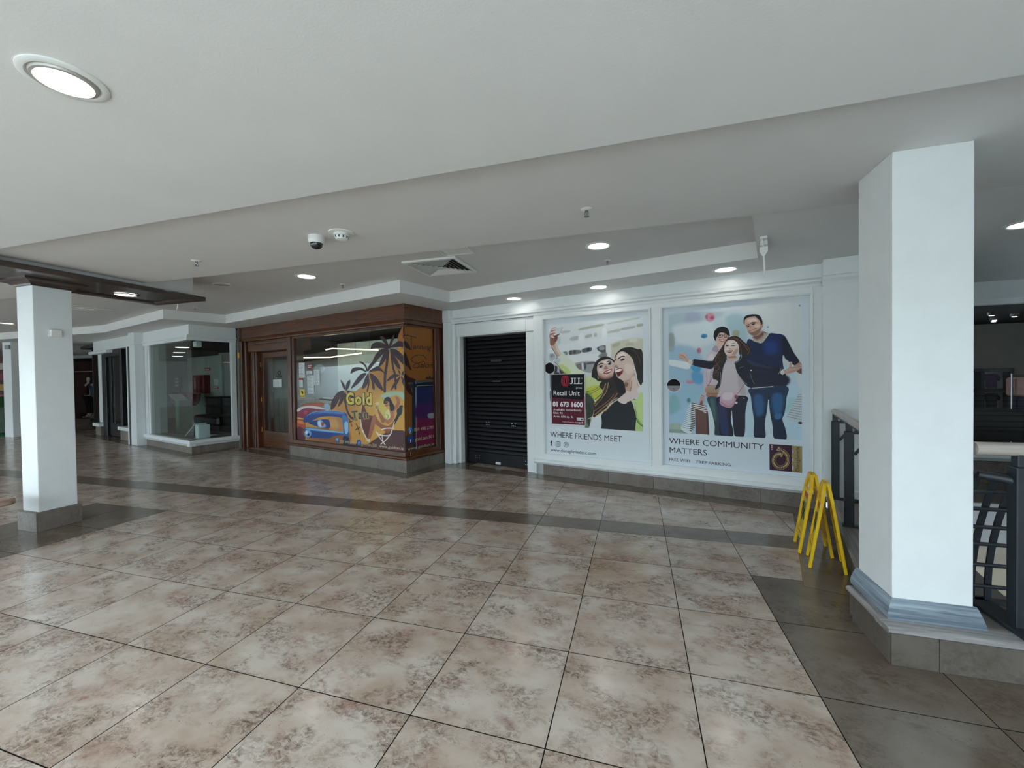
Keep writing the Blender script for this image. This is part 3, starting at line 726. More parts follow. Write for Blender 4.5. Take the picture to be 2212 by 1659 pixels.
# square air diffuser
vx, vy = -2.222, 4.52
t = thing('air_vent', 'square louvred air vent in the raised ceiling in front of the tanning shop', 'air vent', (vx, vy, 2.81))
m = MB(); R = .335
for a, b, c, d in ((-R, R, -R, -R+.04), (-R, R, R-.04, R), (-R, -R+.04, -R+.04, R-.04), (R-.04, R, -R+.04, R-.04)): m.cbox(a, b, c, d, -.022, 0, .004)
obj('frame', m, M_PLASTIC, t)
obj('throat', MB().box(-R+.03, R-.03, -R+.03, R-.03, -.002, -.0005), mat('dark_duct', srgb(36, 36, 36), .8), t)
M_VENT = mat('white_vent_blade', srgb(206, 206, 204), .45)
for k in range(6):                                        # nested square louvres, rising towards the middle
    r0 = R-.045-k*.043; r1 = r0-.026
    V = [(-r0, -r0, -.024), (r0, -r0, -.024), (r0, r0, -.024), (-r0, r0, -.024), (-r1, -r1, -.005), (r1, -r1, -.005), (r1, r1, -.005), (-r1, r1, -.005)]
    V += [(x, y, z+.003) for x, y, z in V]
    F = [(i, (i+1) % 4, 4+(i+1) % 4, 4+i) for i in range(4)]+[(8+i, 12+i, 12+(i+1) % 4, 8+(i+1) % 4) for i in range(4)]+[(i, 8+i, 8+(i+1) % 4, (i+1) % 4) for i in range(4)]+[(4+i, 4+(i+1) % 4, 12+(i+1) % 4, 12+i) for i in range(4)]
    obj('louvre', MB().add(V, F), M_VENT, t)
obj('centre_plate', MB().cbox(-.045, .045, -.045, .045, -.028, -.022, .003), M_VENT, t)
t = thing('air_vent', 'distant flat square ceiling vent seen between the white column and the canopy', 'air vent', (-9.4, 4.9, 2.81))
obj('frame', MB().cbox(-.30, .30, -.30, .30, -.012, 0, .004), M_PLASTIC, t)
for k in range(5): obj('louvre', MB().cbox(-.25, .25, -.22+k*.095, -.17+k*.095, -.018, -.011, .002), M_VENT, t)
t = thing('access_panel', 'flat access hatch in the raised ceiling behind the square air vent', 'hatch', (-1.81, 4.03, 2.81))
obj('frame', MB().cbox(-.17, .17, .10, .13, -.010, 0, .003).cbox(-.17, .17, -.13, -.10, -.010, 0, .003).cbox(-.17, -.14, -.1, .1, -.010, 0, .003).cbox(.14, .17, -.1, .1, -.010, 0, .003), M_PLASTIC, t)
obj('door', MB().cbox(-.137, .137, -.097, .097, -.006, 0, .002), M_CEIL, t)
# dangling bracket at the end of the bulkhead
t = thing('cable_bracket', 'white bracket with a dangling cable under the soffit corner, above the family poster', 'bracket', (1.05, 4.02, 2.64), FANG)
obj('base_box', MB().cbox(-.028, .028, -.03, .05, -.022, 0, .003).cbox(-.028, .028, .05, .30, -.055, 0, .003), M_PLASTIC, t)
obj('hanging_clip', MB().prism([(-.03, -.006), (.03, -.006), (.03, .006), (-.03, .006)], -.125, -.085).add([(-.03, -.006, -.125), (.03, -.006, -.125), (.03, .006, -.125), (-.03, .006, -.125), (-.008, -.006, -.165), (.006, -.006, -.165), (.006, .006, -.165), (-.008, .006, -.165)], [(0,1,5,4), (1,2,6,5), (2,3,7,6), (3,0,4,7), (4,5,6,7)]), M_PLASTIC, t)
obj('cable', MB().tube([(-.015, 0, -.02), (-.006, -.004, -.05), (-.002, 0, -.085)], .006, 8).tube([(0, 0, -.16), (.004, 0, -.24), (.006, 0, -.30), (.002, 0, -.345)], [.007, .007, .006, .003], 8), mat('white_cable', srgb(236, 238, 240), .3), t, True)
for y in (-.022, .02): obj('screw', MB().lathe([(.003, -.0245), (.003, -.022)], 8, 0, y), MATS['dark_slot'], t)
t = thing('ceiling_hook', 'small white curved hook hanging beyond the end of the canopy', 'hook', (-7.4, 5.1, 2.81))
obj('hook', MB().tube([(0, 0, 0), (.004, 0, -.05), (-.005, 0, -.09), (-.03, 0, -.12)], [.008, .009, .012, .006], 8), M_PLASTIC, t, True)

# ---------------------------------------------------------------- dark wood canopy over the left column
t = thing('wood_canopy', 'dark wood ceiling canopy with moulded frame, carried on the left white column', 'canopy', (-5.71, 2.98, 2.5))
cx0, cx1, cy0, cy1 = -.44, .44, -1.02, 1.0
obj('backing_panel', MB().box(cx0+.02, cx1-.02, cy0+.02, cy1-.02, .018, .04), M_WALNUT, t)
for a in ((cx1-.11, cx1, cy0, cy1), (cx0, cx0+.11, cy0, cy1)): obj('edge_board', MB().cbox(*a, 0, .052, .005), M_WALNUT, t)
M_WALNUTX = mat_wood('dark_stained_wood_across', srgb(44, 36, 33), srgb(76, 62, 56), .4, (.5, 8, 8), 3.0)
for a in ((cx0+.11, cx1-.11, cy1-.11, cy1), (cx0+.11, cx1-.11, cy0, cy0+.11)): obj('edge_board', MB().cbox(*a, 0, .052, .005), M_WALNUTX, t)
m = MB()
for x in (cx0+.112, cx1-.136): m.cbox(x, x+.024, cy0+.112, cy1-.112, .004, .024, .008)
m.cbox(cx0+.136, cx1-.136, cy1-.136, cy1-.112, .004, .024, .008)
obj('inner_bead', m, M_WALNUT, t)
hw, hd = .135, .155                                        # capital round the column head
ct = (-5.84-(-5.71)-.002, 2.73-2.98)
prof = [(0, -.055), (.012, -.052), (.02, -.038), (.045, -.018), (.075, -.006), (.085, .003), (.085, .018)]
m = MB(); n_ = len(prof)
for o, z in prof: m.v += [(ct[0]-hw-o, ct[1]-hd-o, z), (ct[0]+hw+o, ct[1]-hd-o, z), (ct[0]+hw+o, ct[1]+hd+o, z), (ct[0]-hw-o, ct[1]+hd+o, z)]
m.f = [(j*4+i, j*4+(i+1) % 4, j*4+4+(i+1) % 4, j*4+4+i) for j in range(n_-1) for i in range(4)]
obj('column_capital', m, M_WALNUT, t)
obj('upstand', MB().cbox(cx0+.09, cx1-.09, cy0+.09, cy1-.09, .052, .31, .004), M_BEAM, t, label='white boxed upstand above the dark wood')
t = thing('downlight', 'lit round downlight set in the dark wood canopy', 'ceiling light', (-5.79, 3.41, 2.514), 0, GD)
obj('trim_ring', MB().lathe([(.125, -.001), (.125, -.004), (.115, -.009), (.10, -.009), (.096, .0)], 40, cap=False), M_WALNUT, t, True)
obj('diffuser', MB().lathe([(.10, -.003), (.06, -.006), (.0001, -.007)], 32, cap=False), M_LAMP, t, True)
t = thing('wall_box', 'small white sensor box on the left column face', 'sensor', (-5.715, 2.735, 1.985), 0)
obj('back_plate', MB().cbox(0, .008, -.05, .05, -.04, .04, .002), M_PLASTIC, t)
obj('cover', MB().cbox(.008, .036, -.047, .047, -.038, .038, .008), M_PLASTIC, t)

# ---------------------------------------------------------------- railings
M_RAILWOOD = mat_wood('pale_worn_rail_wood', srgb(150, 138, 132), srgb(196, 186, 178), .4, (12, .5, 12), 3.)
M_RAILWOODX = mat_wood('pale_worn_rail_wood_x', srgb(150, 138, 132), srgb(190, 180, 172), .4, (.5, 12, 12), 3.)
def oval(w_, h_, n=14): return [(w_*math.cos(2*PI*k/n), h_*math.sin(2*PI*k/n)) for k in range(n)]
def rail_post(m, m2, x, y, ztop, zb=.2):
    """flat-sided double post: two flats with a packer, narrowing to a tongue under the hand rail"""
    m.cbox(x-.032, x+.032, y-.022, y+.022, zb, ztop-.07, .004)
    m.cbox(x-.022, x+.022, y-.012, y+.012, ztop-.07, ztop, .003)
    m2.cbox(x-.045, x+.40, y-.03, y+.03, zb, zb+.018, .003)
# behind the right column, along the side ledge (built in the turned frame)
t = fthing('railing', 'dark iron railing with pale handrail between the wall and right column', 'railing', 3.6, -1.2, .2)
ov = oval(.034, .027)
m = MB(); ys = [-.235+.0, -.225, -.245, -2.2]
n_ = len(ov)
for yy, sc in ((-.20, .3), (-.206, .65), (-.222, .92), (-.245, 1.), (-2.3, 1.)): m.v += [(3.605+a*sc, yy, 1.085+b*sc) for a, b in ov]
m.f = [(j*n_+i, j*n_+(i+1) % n_, j*n_+n_+(i+1) % n_, j*n_+n_+i) for j in range(4) for i in range(n_)]+[tuple(range(n_)), tuple(4*n_+i for i in range(n_))]
fo('handrail', m, M_RAILWOOD, t, True)
for d in (-.27, -1.16, -2.05):
    a, b = MB(), MB(); rail_post(a, b, 3.605, d, 1.06)
    fo('post', a, M_IRON, t); fo('base_plate', b, M_IRON, t)
fo('top_bar', MB().cbox(3.590, 3.62, -2.2, -.25, 1.045, 1.06, .003), M_IRON, t)
for d in (-.27, -1.16): fo('bracket', MB().bar((3.64, d, .985), (3.80, d, .985), .02, .03).bar((3.80, d, .985), (3.98, d, .93), .02, .03).bar((3.76, d-.0, .97), (3.64, d, .80), .02, .02), M_IRON, t)
for k, z in enumerate((.32, .46, .60, .74, .88, .98)):
    fo('cross_bar', MB().tube([(3.83+.12*math.sin(PI*min(1, (1.0-z)/.8)), -2.2, z), (3.83+.12*math.sin(PI*min(1, (1.0-z)/.8)), -.24, z)], .011, 8), M_IRON, t, True)
for d in (-.45, -.70, -.95, -1.35, -1.6, -1.85):
    P = [(3.80+.14*math.sin(PI*(1-q/8)*.8), d, .21+.77*q/8) for q in range(9)]
    m = MB()
    for p, q_ in zip(P[:-1], P[1:]): m.bar(p, q_, .008, .045, (1, 0, 0))
    fo('bowed_bar', m, M_IRON, t)
# right of the column, along the front ledge
t = thing('railing', 'dark iron railing with bowed bars right of the large column', 'railing', (2.4, 2.64, .2))
m = MB()
ovx = oval(.034, .033)
m.v = [(-.79, a, .885+b) for a, b in ovx]+[(6.4, a, .885+b) for a, b in ovx]
n_ = len(ovx); m.f = [(i, (i+1) % n_, n_+(i+1) % n_, n_+i) for i in range(n_)]+[tuple(range(n_)), tuple(n_+i for i in range(n_))]
obj('handrail', m, M_RAILWOODX, t, True)
def ry(z): return .05+.20*math.sin(PI/2*min(1., max(0., (.82-z)/.75)))   # belly of the bowed bars, over the void
for x in (-.62, .28, 1.18, 2.08):
    obj('post', MB().cbox(x-.022, x+.022, -.032, .032, 0, .80, .004).cbox(x-.012, x+.012, -.022, .022, .80, .86, .003).cbox(x+.03, x+.042, -.03, .03, .0, .79, .003), M_IRON, t)
    obj('base_plate', MB().cbox(x-.05, x+.06, -.16, .30, 0, .022, .004), M_IRON, t)
    obj('scroll_arm', MB().tube([(x+.02, 0, .72), (x-.04, .02, .735), (x-.12, .05, .745)], [.024, .022, .018], 10), M_IRON, t, True)
for z in (.745, .645, .545, .44, .34, .22, .10):
    obj('cross_bar', MB().tube([(-.80, ry(z)-.012, z), (6.3, ry(z)-.012, z)], .011, 8), M_IRON, t, True)
for x in (-.72, -.645, -.575, -.36, -.16, .04, .52, .72, .92):
    P = [(x, ry(.02+.74*q/8), .02+.74*q/8) for q in range(9)]
    m = MB()
    for p, q_ in zip(P[:-1], P[1:]): m.bar(p, q_, .028, .010, (0, 1, 0))
    obj('bowed_bar', m, M_IRON, t)
obj('bottom_rail', MB().cbox(-.80, 6.3, .24, .28, .0, .022, .003), M_IRON, t)

# ---------------------------------------------------------------- yellow folding floor signs
M_YEL = mat('yellow_plastic', srgb(228, 186, 24), .4, vary=.05)
M_STK = mat('yellow_green_sticker', srgb(176, 182, 60), .45, vary=.2, scale=30)
M_STKD = mat('black_print', srgb(30, 32, 28), .5)
M_RED = mat('red_print', srgb(176, 40, 30), .5)
def floor_sign(x, y, rz, label, spread, wd=.29, ht=.635):
    t = thing('floor_sign', label, 'floor sign', (x, y, 0), rz, 'folding floor signs')
    th = .021
    def panel(sg):
        """outward side of the panel is towards sg*x; local v runs up the panel"""
        L = math.hypot(spread, ht)
        mw = Matrix(((sg*-spread/L, 0, sg*ht/L, sg*spread), (0, 1, 0, 0), (ht/L, 0, spread/L, 0), (0, 0, 0, 1)))  # cols: v, w, n
        def bx(m, v0, v1, w0, w1, n0=0., n1=th):
            a = MB().cbox(v0, v1, w0, w1, n0, n1, .003); return m.add([mw @ Vector(p) for p in a.v], a.f)
        h2 = wd/2
        m = MB()
        bx(m, .0, L*.80, -h2, -h2+.034); bx(m, .0, L*.80, h2-.034, h2)
        bx(m, .11, .14, -h2+.034, h2-.034); bx(m, L*.25, L*.29, -h2+.034, h2-.034); bx(m, L*.765, L*.80, -h2+.034, h2-.034)
        # tapered head with the hand hole
        for s0 in (-1, 1):
            a = MB().add([(L*.80, s0*h2, 0), (L*.80, s0*(h2-.05), 0), (L-.035, s0*.028, 0), (L, s0*.075, 0), (L*.80, s0*h2, th), (L*.80, s0*(h2-.05), th), (L-.035, s0*.028, th), (L, s0*.075, th)],
                         [(0,1,2,3), (4,5,6,7), (0,1,5,4), (1,2,6,5), (2,3,7,6), (3,0,4,7)])
            m.add([mw @ Vector(p) for p in a.v], a.f)
        bx(m, L-.04, L, -.075, .075)
        o = obj('leaf', m, M_YEL, t)
        m = MB(); bx(m, L*.29, L*.765, -h2+.03, h2-.03, .006, th-.012); obj('sheet', m, M_YEL, o)
        m = MB(); bx(m, L*.31, L*.745, -h2+.045, h2-.045, th-.012, th-.011); obj('sticker', m, M_STK, o)
        m = MB()
        for a, b in (((.40, -.05), (.60, .06)), ((.60, .06), (.44, .03)), ((.36, .05), (.50, -.02)), ((.50, -.02), (.63, -.05))):
            P, Q = mw @ Vector((L*a[0], a[1], th-.0095)), mw @ Vector((L*b[0], b[1], th-.0015)); m.bar(P, Q, .016, .002, mw.to_3x3() @ Vector((0, 0, 1)))
        obj('falling_figure', m, M_STKD, o)
        m = MB(); bx(m, L*.67, L*.735, -h2+.05, h2-.05, th-.011, th-.010); obj('warning_band', m, M_RED, o)
    panel(-1); panel(1)
    for w_ in (-wd/2+.075, wd/2-.10): obj('hinge', MB().tube([(0, w_, ht-.006), (0, w_+.03, ht-.006)], .013, 10), M_YEL, t, True)
    return t
floor_sign(1.385, 3.724, FANG, 'yellow folding floor sign, the nearer one, seen edge-on by the low wall', .098)
floor_sign(1.400, 4.015, math.radians(-10.7), 'yellow folding floor sign behind the other, its sticker showing', .098)

# ---------------------------------------------------------------- bench end at the left edge
t = thing('bench', 'rounded end of a pale wooden bench seat at the left edge, beside the column', 'bench', (-5.72, 1.55, 0))
M_BENCH = mat_wood('bench_wood', srgb(138, 112, 98), srgb(182, 158, 142), .25, (9, .5, 9), 3., .5)
m = MB(); P = []
for k in range(9): a = PI/2*k/8; P.append((.35-.09+.09*math.sin(a), .76-.09+.09*math.cos(a)))
P = [(-.30, .76)]+P+[(.35, -1.2), (-.30, -1.2)]
m.prism(P, .385, .45)
o = obj('seat', m, M_BENCH, t)
bv = o.modifiers.new('soft_edge', 'BEVEL'); bv.width = .018; bv.segments = 3; bv.limit_method = 'ANGLE'
for y in (.35, -.8): obj('leg', MB().cbox(-.25, .25, y-.04, y+.04, 0, .385, .006), M_BENCH, t)
# ---------------------------------------------------------------- notices and lamps of the tanning shop
M_PAPER = mat('white_paper', srgb(214, 222, 224), .6, vary=.02)
M_INK = mat('grey_ink', srgb(104, 106, 110), .7)
M_DKINK = mat('dark_ink', srgb(34, 32, 36), .6)
def notice(label, s0, s1, z0, z1, d, rows, m=M_PAPER, ink=M_INK, name='notice', cat='notice', group=None):
    t = fthing(name, label, cat, (s0+s1)/2, d, z0, group)
    fo('sheet', MB().box(s0, s1, d, d+.0012, z0, z1), m, t)
    k = MB()
    for r in range(rows):
        z = z1-(z1-z0)*(r+1)/(rows+1.0); f = .55+.4*((r*7) % 5)/5
        k.box(s0+(s1-s0)*.12, s0+(s1-s0)*(.12+.74*f), d-.0006, d, z-.0028, z+.0028)
    fo('print_lines', k, ink, t); return t
VG = G+.0385
notice('white notice at the top left corner of the tanning shop window', -4.722, -4.53, 1.525, 1.812, VG, 9)
notice('small white card above the longest notice on the tanning shop window', -4.475, -4.295, 1.585, 1.648, VG, 2)
notice('longest white notice on the tanning shop window, two sheets high', -4.452, -4.240, 1.215, 1.567, VG, 14)
notice('white price notice with red heading, rightmost on the tanning shop window', -4.234, -4.055, 1.378, 1.668, VG, 11)
t = notice('narrow red and white notice below the top left sheet', -4.718, -4.60, 1.345, 1.478, VG, 4)
fo('red_strip', MB().box(-4.718, -4.60, VG-.001, VG, 1.478, 1.515), M_RED, t, label='red top strip')
t = fthing('warning_sticker', 'yellow warning sticker with black figure low on the tanning shop window', 'sticker', -4.63, VG, 1.142)
fo('sticker', MB().box(-4.714, -4.548, VG, VG+.001, 1.142, 1.297), mat('yellow_sticker', srgb(222, 196, 60), .5), t)
fo('figure', MB().add([(-4.66, VG-.0005, 1.275), (-4.60, VG-.0005, 1.26), (-4.585, VG-.0005, 1.225), (-4.625, VG-.0005, 1.195), (-4.65, VG-.0005, 1.23)], [(0, 1, 2, 3, 4)]).box(-4.70, -4.56, VG-.0008, VG, 1.16, 1.172), M_DKINK, t)
t = fthing('round_sticker', 'red round sticker beside the top left notice', 'sticker', -4.36, VG, 1.665)
m = MB(); m.v = [(-4.36+.095*math.cos(2*PI*k/28), VG, 1.735+.07*math.sin(2*PI*k/28)) for k in range(28)]; m.f = [tuple(range(28))]
fo('disc', m, mat('deep_red_sticker', srgb(122, 40, 48), .5), t)
fo('print_lines', MB().box(-4.43, -4.30, VG-.0006, VG, 1.745, 1.757).box(-4.42, -4.33, VG-.0006, VG, 1.715, 1.727), M_PAPER, t)
m = MB(); m.v = [(-4.11+.17*math.cos(2*PI*k/28), VG+.03, 1.685+.085*math.sin(2*PI*k/28)) for k in range(28)]; m.f = [tuple(range(28))]
t = fthing('oval_plaque', 'pale grey oval plaque behind the notices in the tanning shop window', 'plaque', -4.11, VG+.03, 1.6)
fo('plaque', m, mat('pale_grey_plaque', srgb(120, 126, 126), .5), t)
notice('white notice on the glass of the tanning shop door', -6.04, -5.70, 1.335, 1.498, DD+.017, 5)
t = fthing('door_emblem', 'dark round emblem with lettering above the notice on the salon door', 'sticker', -5.8, DD+.018, 1.51)
m = MB().tube([(-5.80+.05*math.cos(2*PI*k/20), DD+.018, 1.635+.045*math.sin(2*PI*k/20)) for k in range(20)], .006, 5, True)
fo('ring', m, M_DKINK, t); fo('print_lines', MB().box(-5.93, -5.68, DD+.017, DD+.019, 1.555, 1.572).box(-5.88, -5.75, DD+.017, DD+.019, 1.52, 1.532), M_DKINK, t)
M_WARM = mat_emit('warm_strip', (1., .82, .60), 3.0)
t = fthing('strip_light', 'upper warm angled strip light inside the tanning shop', 'strip light', -4.3, -.05, 2.05)
fo('strip', MB().bar((-5.13, -.05, 2.13), (-4.90, -.05, 2.145), .018, .022).bar((-4.90, -.05, 2.145), (-3.45, -.05, 2.045), .018, .022), M_WARM, t)
for x, z in ((-4.9, 2.15), (-3.7, 2.06)): fo('suspension', MB().tube([(x, -.05, z), (x, -.05, 2.498)], .003, 5), M_IRON, t)
t = fthing('strip_light', 'lower warm angled strip light inside the tanning shop', 'strip light', -5.1, .0, 1.97)
fo('strip', MB().bar((-6.17, 0, 2.0), (-5.07, 0, 1.965), .018, .022).bar((-5.07, 0, 1.965), (-4.01, 0, 2.01), .018, .022), M_WARM, t)
for x in (-5.9, -4.2): fo('suspension', MB().tube([(x, 0, 2.0), (x, 0, 2.498)], .003, 5), M_IRON, t)
M_SPOT = mat_emit('small_lamp', (1., .93, .84), 30.0)
for (s, d, lab) in ((-6.3, -.1, 'small lit spot left of the others in the tanning shop ceiling'), (-5.5, -.05, 'small lit spot second from the left in the tanning shop ceiling'), (-2.6, -.3, 'small lit spot near the front glass of the tanning shop'), (-3.6, -.32, 'small lit spot over the middle of the tanning shop window'), (-4.6, -.32, 'small lit spot over the left of the tanning shop window')):
    t = fthing('spotlight', lab, 'spotlight', s, d, 2.5, 'spots in the tanning shop'); 
    fo('rim', MB().lathe([(.06, 2.5), (.06, 2.492), (.045, 2.49)], 20, s, d), M_PLASTIC, t); fo('lamp', MB().lathe([(.044, 2.4915), (.0001, 2.488)], 20, s, d, False), M_SPOT, t)
# things in the corner shop
M_REDM = mat('deep_red_metal', srgb(110, 26, 34), .4)
t = fthing('wall_cabinet', 'dark red wall cabinet hung on the pale panel of the corner shop', 'cabinet', -11.9, .22, 1.1)
fo('body', MB().cbox(-12.25, -11.51, .12, .30, 1.12, 1.68, .01), M_REDM, t)
fo('door', MB().cbox(-12.22, -11.54, .105, .12, 1.15, 1.65, .006), M_REDM, t)
fo('handle', MB().cbox(-11.62, -11.59, .09, .105, 1.35, 1.45, .004), M_DKINK, t)
fo('label', MB().box(-12.15, -12.0, .103, .106, 1.25, 1.6), mat('faded_print', srgb(166, 120, 120), .6), t)
notice('blue and white notice on the pale panel in the corner shop', -11.27, -10.98, 1.365, 1.545, .295, 4, ink=mat('blue_ink', srgb(40, 60, 110), .6))
t = fthing('red_sign', 'small red sign on the panel above the wall cabinet', 'sign', -11.66, .293, 1.82); fo('plate', MB().cbox(-11.85, -11.48, .288, .30, 1.82, 1.895, .002), mat('sign_red', srgb(176, 52, 52), .5), t); fo('print_lines', MB().box(-11.8, -11.53, .286, .289, 1.845, 1.865), M_PAPER, t)
t = fthing('red_sign', 'small red sign below the blue notice in the corner shop', 'sign', -11.12, .293, 1.265); fo('plate', MB().cbox(-11.27, -10.985, .288, .30, 1.265, 1.325, .002), MATS['sign_red'], t); fo('print_lines', MB().box(-11.24, -11.02, .286, .289, 1.285, 1.305), M_PAPER, t)
M_CRATE = mat('black_plastic_crate', srgb(24, 24, 28), .4)
for k in range(4):
    t = fthing('crate', ['black plastic crate at the bottom of the stack in the corner shop', 'black plastic crate second from the bottom of the corner shop stack', 'black plastic crate third from the bottom of the corner shop stack', 'black plastic crate on top of the corner shop stack'][k], 'crate', -10.4, .05, .01+k*.26, 'stacked black crates')
    z = .01+k*.26; fo('body', MB().cbox(-10.85, -9.98, -.10, .27, z, z+.235, .02), M_CRATE, t); fo('rim', MB().cbox(-10.88, -9.95, -.12, .29, z+.235, z+.257, .008), M_CRATE, t)
t = fthing('low_couch', 'low black padded bench inside the corner shop window', 'bench', -9.2, -.45, .01)
fo('seat', MB().cbox(-9.93, -8.55, -.75, -.15, .36, .60, .05), mat('black_leather', srgb(16, 16, 19), .35), t); fo('plinth', MB().cbox(-9.9, -8.6, -.7, -.2, .01, .36, .01), M_DKINK, t)
t = fthing('display_stand', 'green cardboard display stand with a tilted pale sheet in corner shop', 'display stand', -10.35, -.8, .01)
fo('body', MB().cbox(-10.46, -10.24, -.95, -.65, .01, .98, .01), mat('green_card', srgb(52, 128, 84), .6), t); fo('sheet', MB().bar((-10.75, -.85, 1.14), (-10.3, -.85, .98), .30, .012, (0, 0, 1)), M_PAPER, t)
t = fthing('red_chair', 'dark red moulded chair behind the green stand in the corner shop', 'chair', -11.6, -.3, .01)
fo('shell', MB().lathe([(.10, .72), (.26, .78), (.34, .92), (.36, 1.12), (.33, 1.16), (.30, .95), (.20, .84), (.0001, .80)], 20, -11.6, -.3, False), mat('dark_red_plastic', srgb(120, 24, 34), .35), t, True); fo('stem', MB().lathe([(.22, .01), (.22, .03), (.03, .05), (.03, .76)], 16, -11.6, -.3), MATS['steel'], t)
t = fthing('sheet_board', 'dim grey board with printed tiles at the back of the corner shop', 'board', -12.4, -.2, 1.3)
fo('board', MB().cbox(-12.62, -12.12, -.22, -.2, 1.3, 1.64, .004), mat('grey_board', srgb(92, 92, 96), .6), t)
for r in range(3): fo('print', MB().box(-12.59, -12.33, -.226, -.22, 1.34+r*.10, 1.41+r*.10), mat('pale_print', srgb(176, 182, 190), .6), t)
fo('post', MB().cbox(-12.4, -12.36, -.2, -.16, .01, 1.32, .004), M_IRON, t)
t = fthing('easel', 'white folded card wedge on the deck of the corner shop window', 'display card', -7.6, -1.45, .255)
fo('leaf', MB().bar((-8.02, -1.5, .262), (-7.50, -1.5, .56), .22, .02, (0, 0, 1)), M_PAPER, t); fo('back_leaf', MB().cbox(-7.52, -7.36, -1.6, -1.38, .256, .54, .006), M_PAPER, t)
for k, (s, d, r) in enumerate(((-8.55, -1.15, .2), (-8.05, -1.05, -.1), (-7.75, -1.25, .5), (-7.45, -1.2, -.3), (-7.3, -1.55, .1), (-8.75, -1.5, .3))):
    t = thing('loose_sheet', ['loose sheet at the back left of the window deck', 'loose sheet at the back middle of the window deck', 'dark loose sheet beside the white wedge on the deck', 'pale loose sheet behind the white wedge', 'loose sheet at the right front corner of the window deck', 'small loose sheet by the left wall of the deck'][k], 'paper', FW(s, d, .2555), FANG+r, 'loose sheets on the window deck')
    obj('sheet', MB().box(-.15, .15, -.105, .105, 0, .0015+k*.0003), M_PAPER if k % 2 == 0 else mat('blue_grey_paper', srgb(70, 78, 92), .6), t)
t = fthing('corner_spot', 'white camera head hanging at the top of the corner glass joint', 'camera', -7.15, -1.65, 2.2)
fo('head', MB().cbox(-7.22, -7.08, -1.72, -1.6, 2.20, 2.32, .015), M_PLASTIC, t); fo('arm', MB().cbox(-7.17, -7.13, -1.68, -1.64, 2.32, 2.525, .004), M_PLASTIC, t)
t = fthing('hinge_block', 'brass hinge block high on the salon door post beside the corner window', 'hinge', -6.86, G-.05, 1.98); fo('leaf', MB().cbox(-6.895, -6.845, G-.062, G-.04, 1.98, 2.10, .004), M_BRASS, t); fo('pin', MB().tube([(-6.87, G-.064, 1.975), (-6.87, G-.064, 2.105)], .008, 8), M_BRASS, t)

for k, (x, y) in enumerate(((-9.84, 6.86), (-11.6, 8.01), (-13.3, 9.13), (-14.96, 10.2))):  # discs and rods added where bright dashes show in the glass, lighting the room
    t = thing('added_lit_disc', ['added lit disc for a bright dash in the corner glass, nearest', 'added lit disc for a bright dash in the corner glass, second', 'added lit disc for a bright dash in the corner glass, third', 'added lit disc for a bright dash in the corner glass, deepest'][k], 'ceiling light', (x, y, 2.25), 0, 'row of added lit discs')
    obj('rod', MB().tube([(0, 0, .02), (0, 0, .27)], .006, 6), M_IRON, t); obj('housing', MB().lathe([(.13, .0), (.135, .02), (.05, .03)], 24), M_PLASTIC, t, True); obj('lamp', MB().lathe([(.125, -.001), (.0001, -.005)], 24, cap=False), mat_emit('added_disc_glow', (1., .96, .9), 3.5), t)
# ---------------------------------------------------------------- far shop on the left, behind the white column
Y1 = 11.4
fs = struct('wall_far_store', None, None, (-22, Y1, 0), 0)
f_ = lambda nm, mb, m=M_WHITE, **k: obj(nm, mb, m, fs, loc=(22, -Y1, 0), **k)
f_('pier', MB().cbox(-21.13, -20.86, Y1, Y1+.3, 0, 2.64, .006))
f_('pier', MB().cbox(-20.86, -14.0, Y1+.05, Y1+.25, 0, 2.64, .006), M_WALL)
f_('head', MB().cbox(-30.3, -21.13, Y1, Y1+.3, 2.52, 2.64, .006))
struct('wall_far_back', MB().box(-30.3, -20.9, 13.6, 13.7, 0, 2.64), mat('dark_red_shop_wall', srgb(58, 26, 26), .8))
struct('wall_far_right', MB().box(-21.0, -20.9, Y1+.3, 13.6, 0, 2.64), MATS['dark_red_shop_wall'])
struct('ceiling_far', MB().box(-30.3, -20.9, Y1+.3, 13.6, 2.56, 2.64), M_VOID)
lt_ = tag(obj('light_track', MB().cbox(-27.0, -21.2, 13.0, 13.04, 2.02, 2.06, .004), mat('pale_track', srgb(190, 150, 130), .5)), 'pale light track across the back of the far shop', 'light track')
for x in (-26.5, -24.0, -21.6): obj('rod', MB().box(x-.01, x+.01, 13.01, 13.03, 2.06, 2.56), M_IRON, lt_)
struct('floor_far', MB().box(-30.3, -20.9, Y1, 13.6, 0, .004), mat('red_brown_floor', srgb(86, 52, 44), .4))
M_SHELL = mat('mannequin_white', srgb(226, 222, 214), .45)
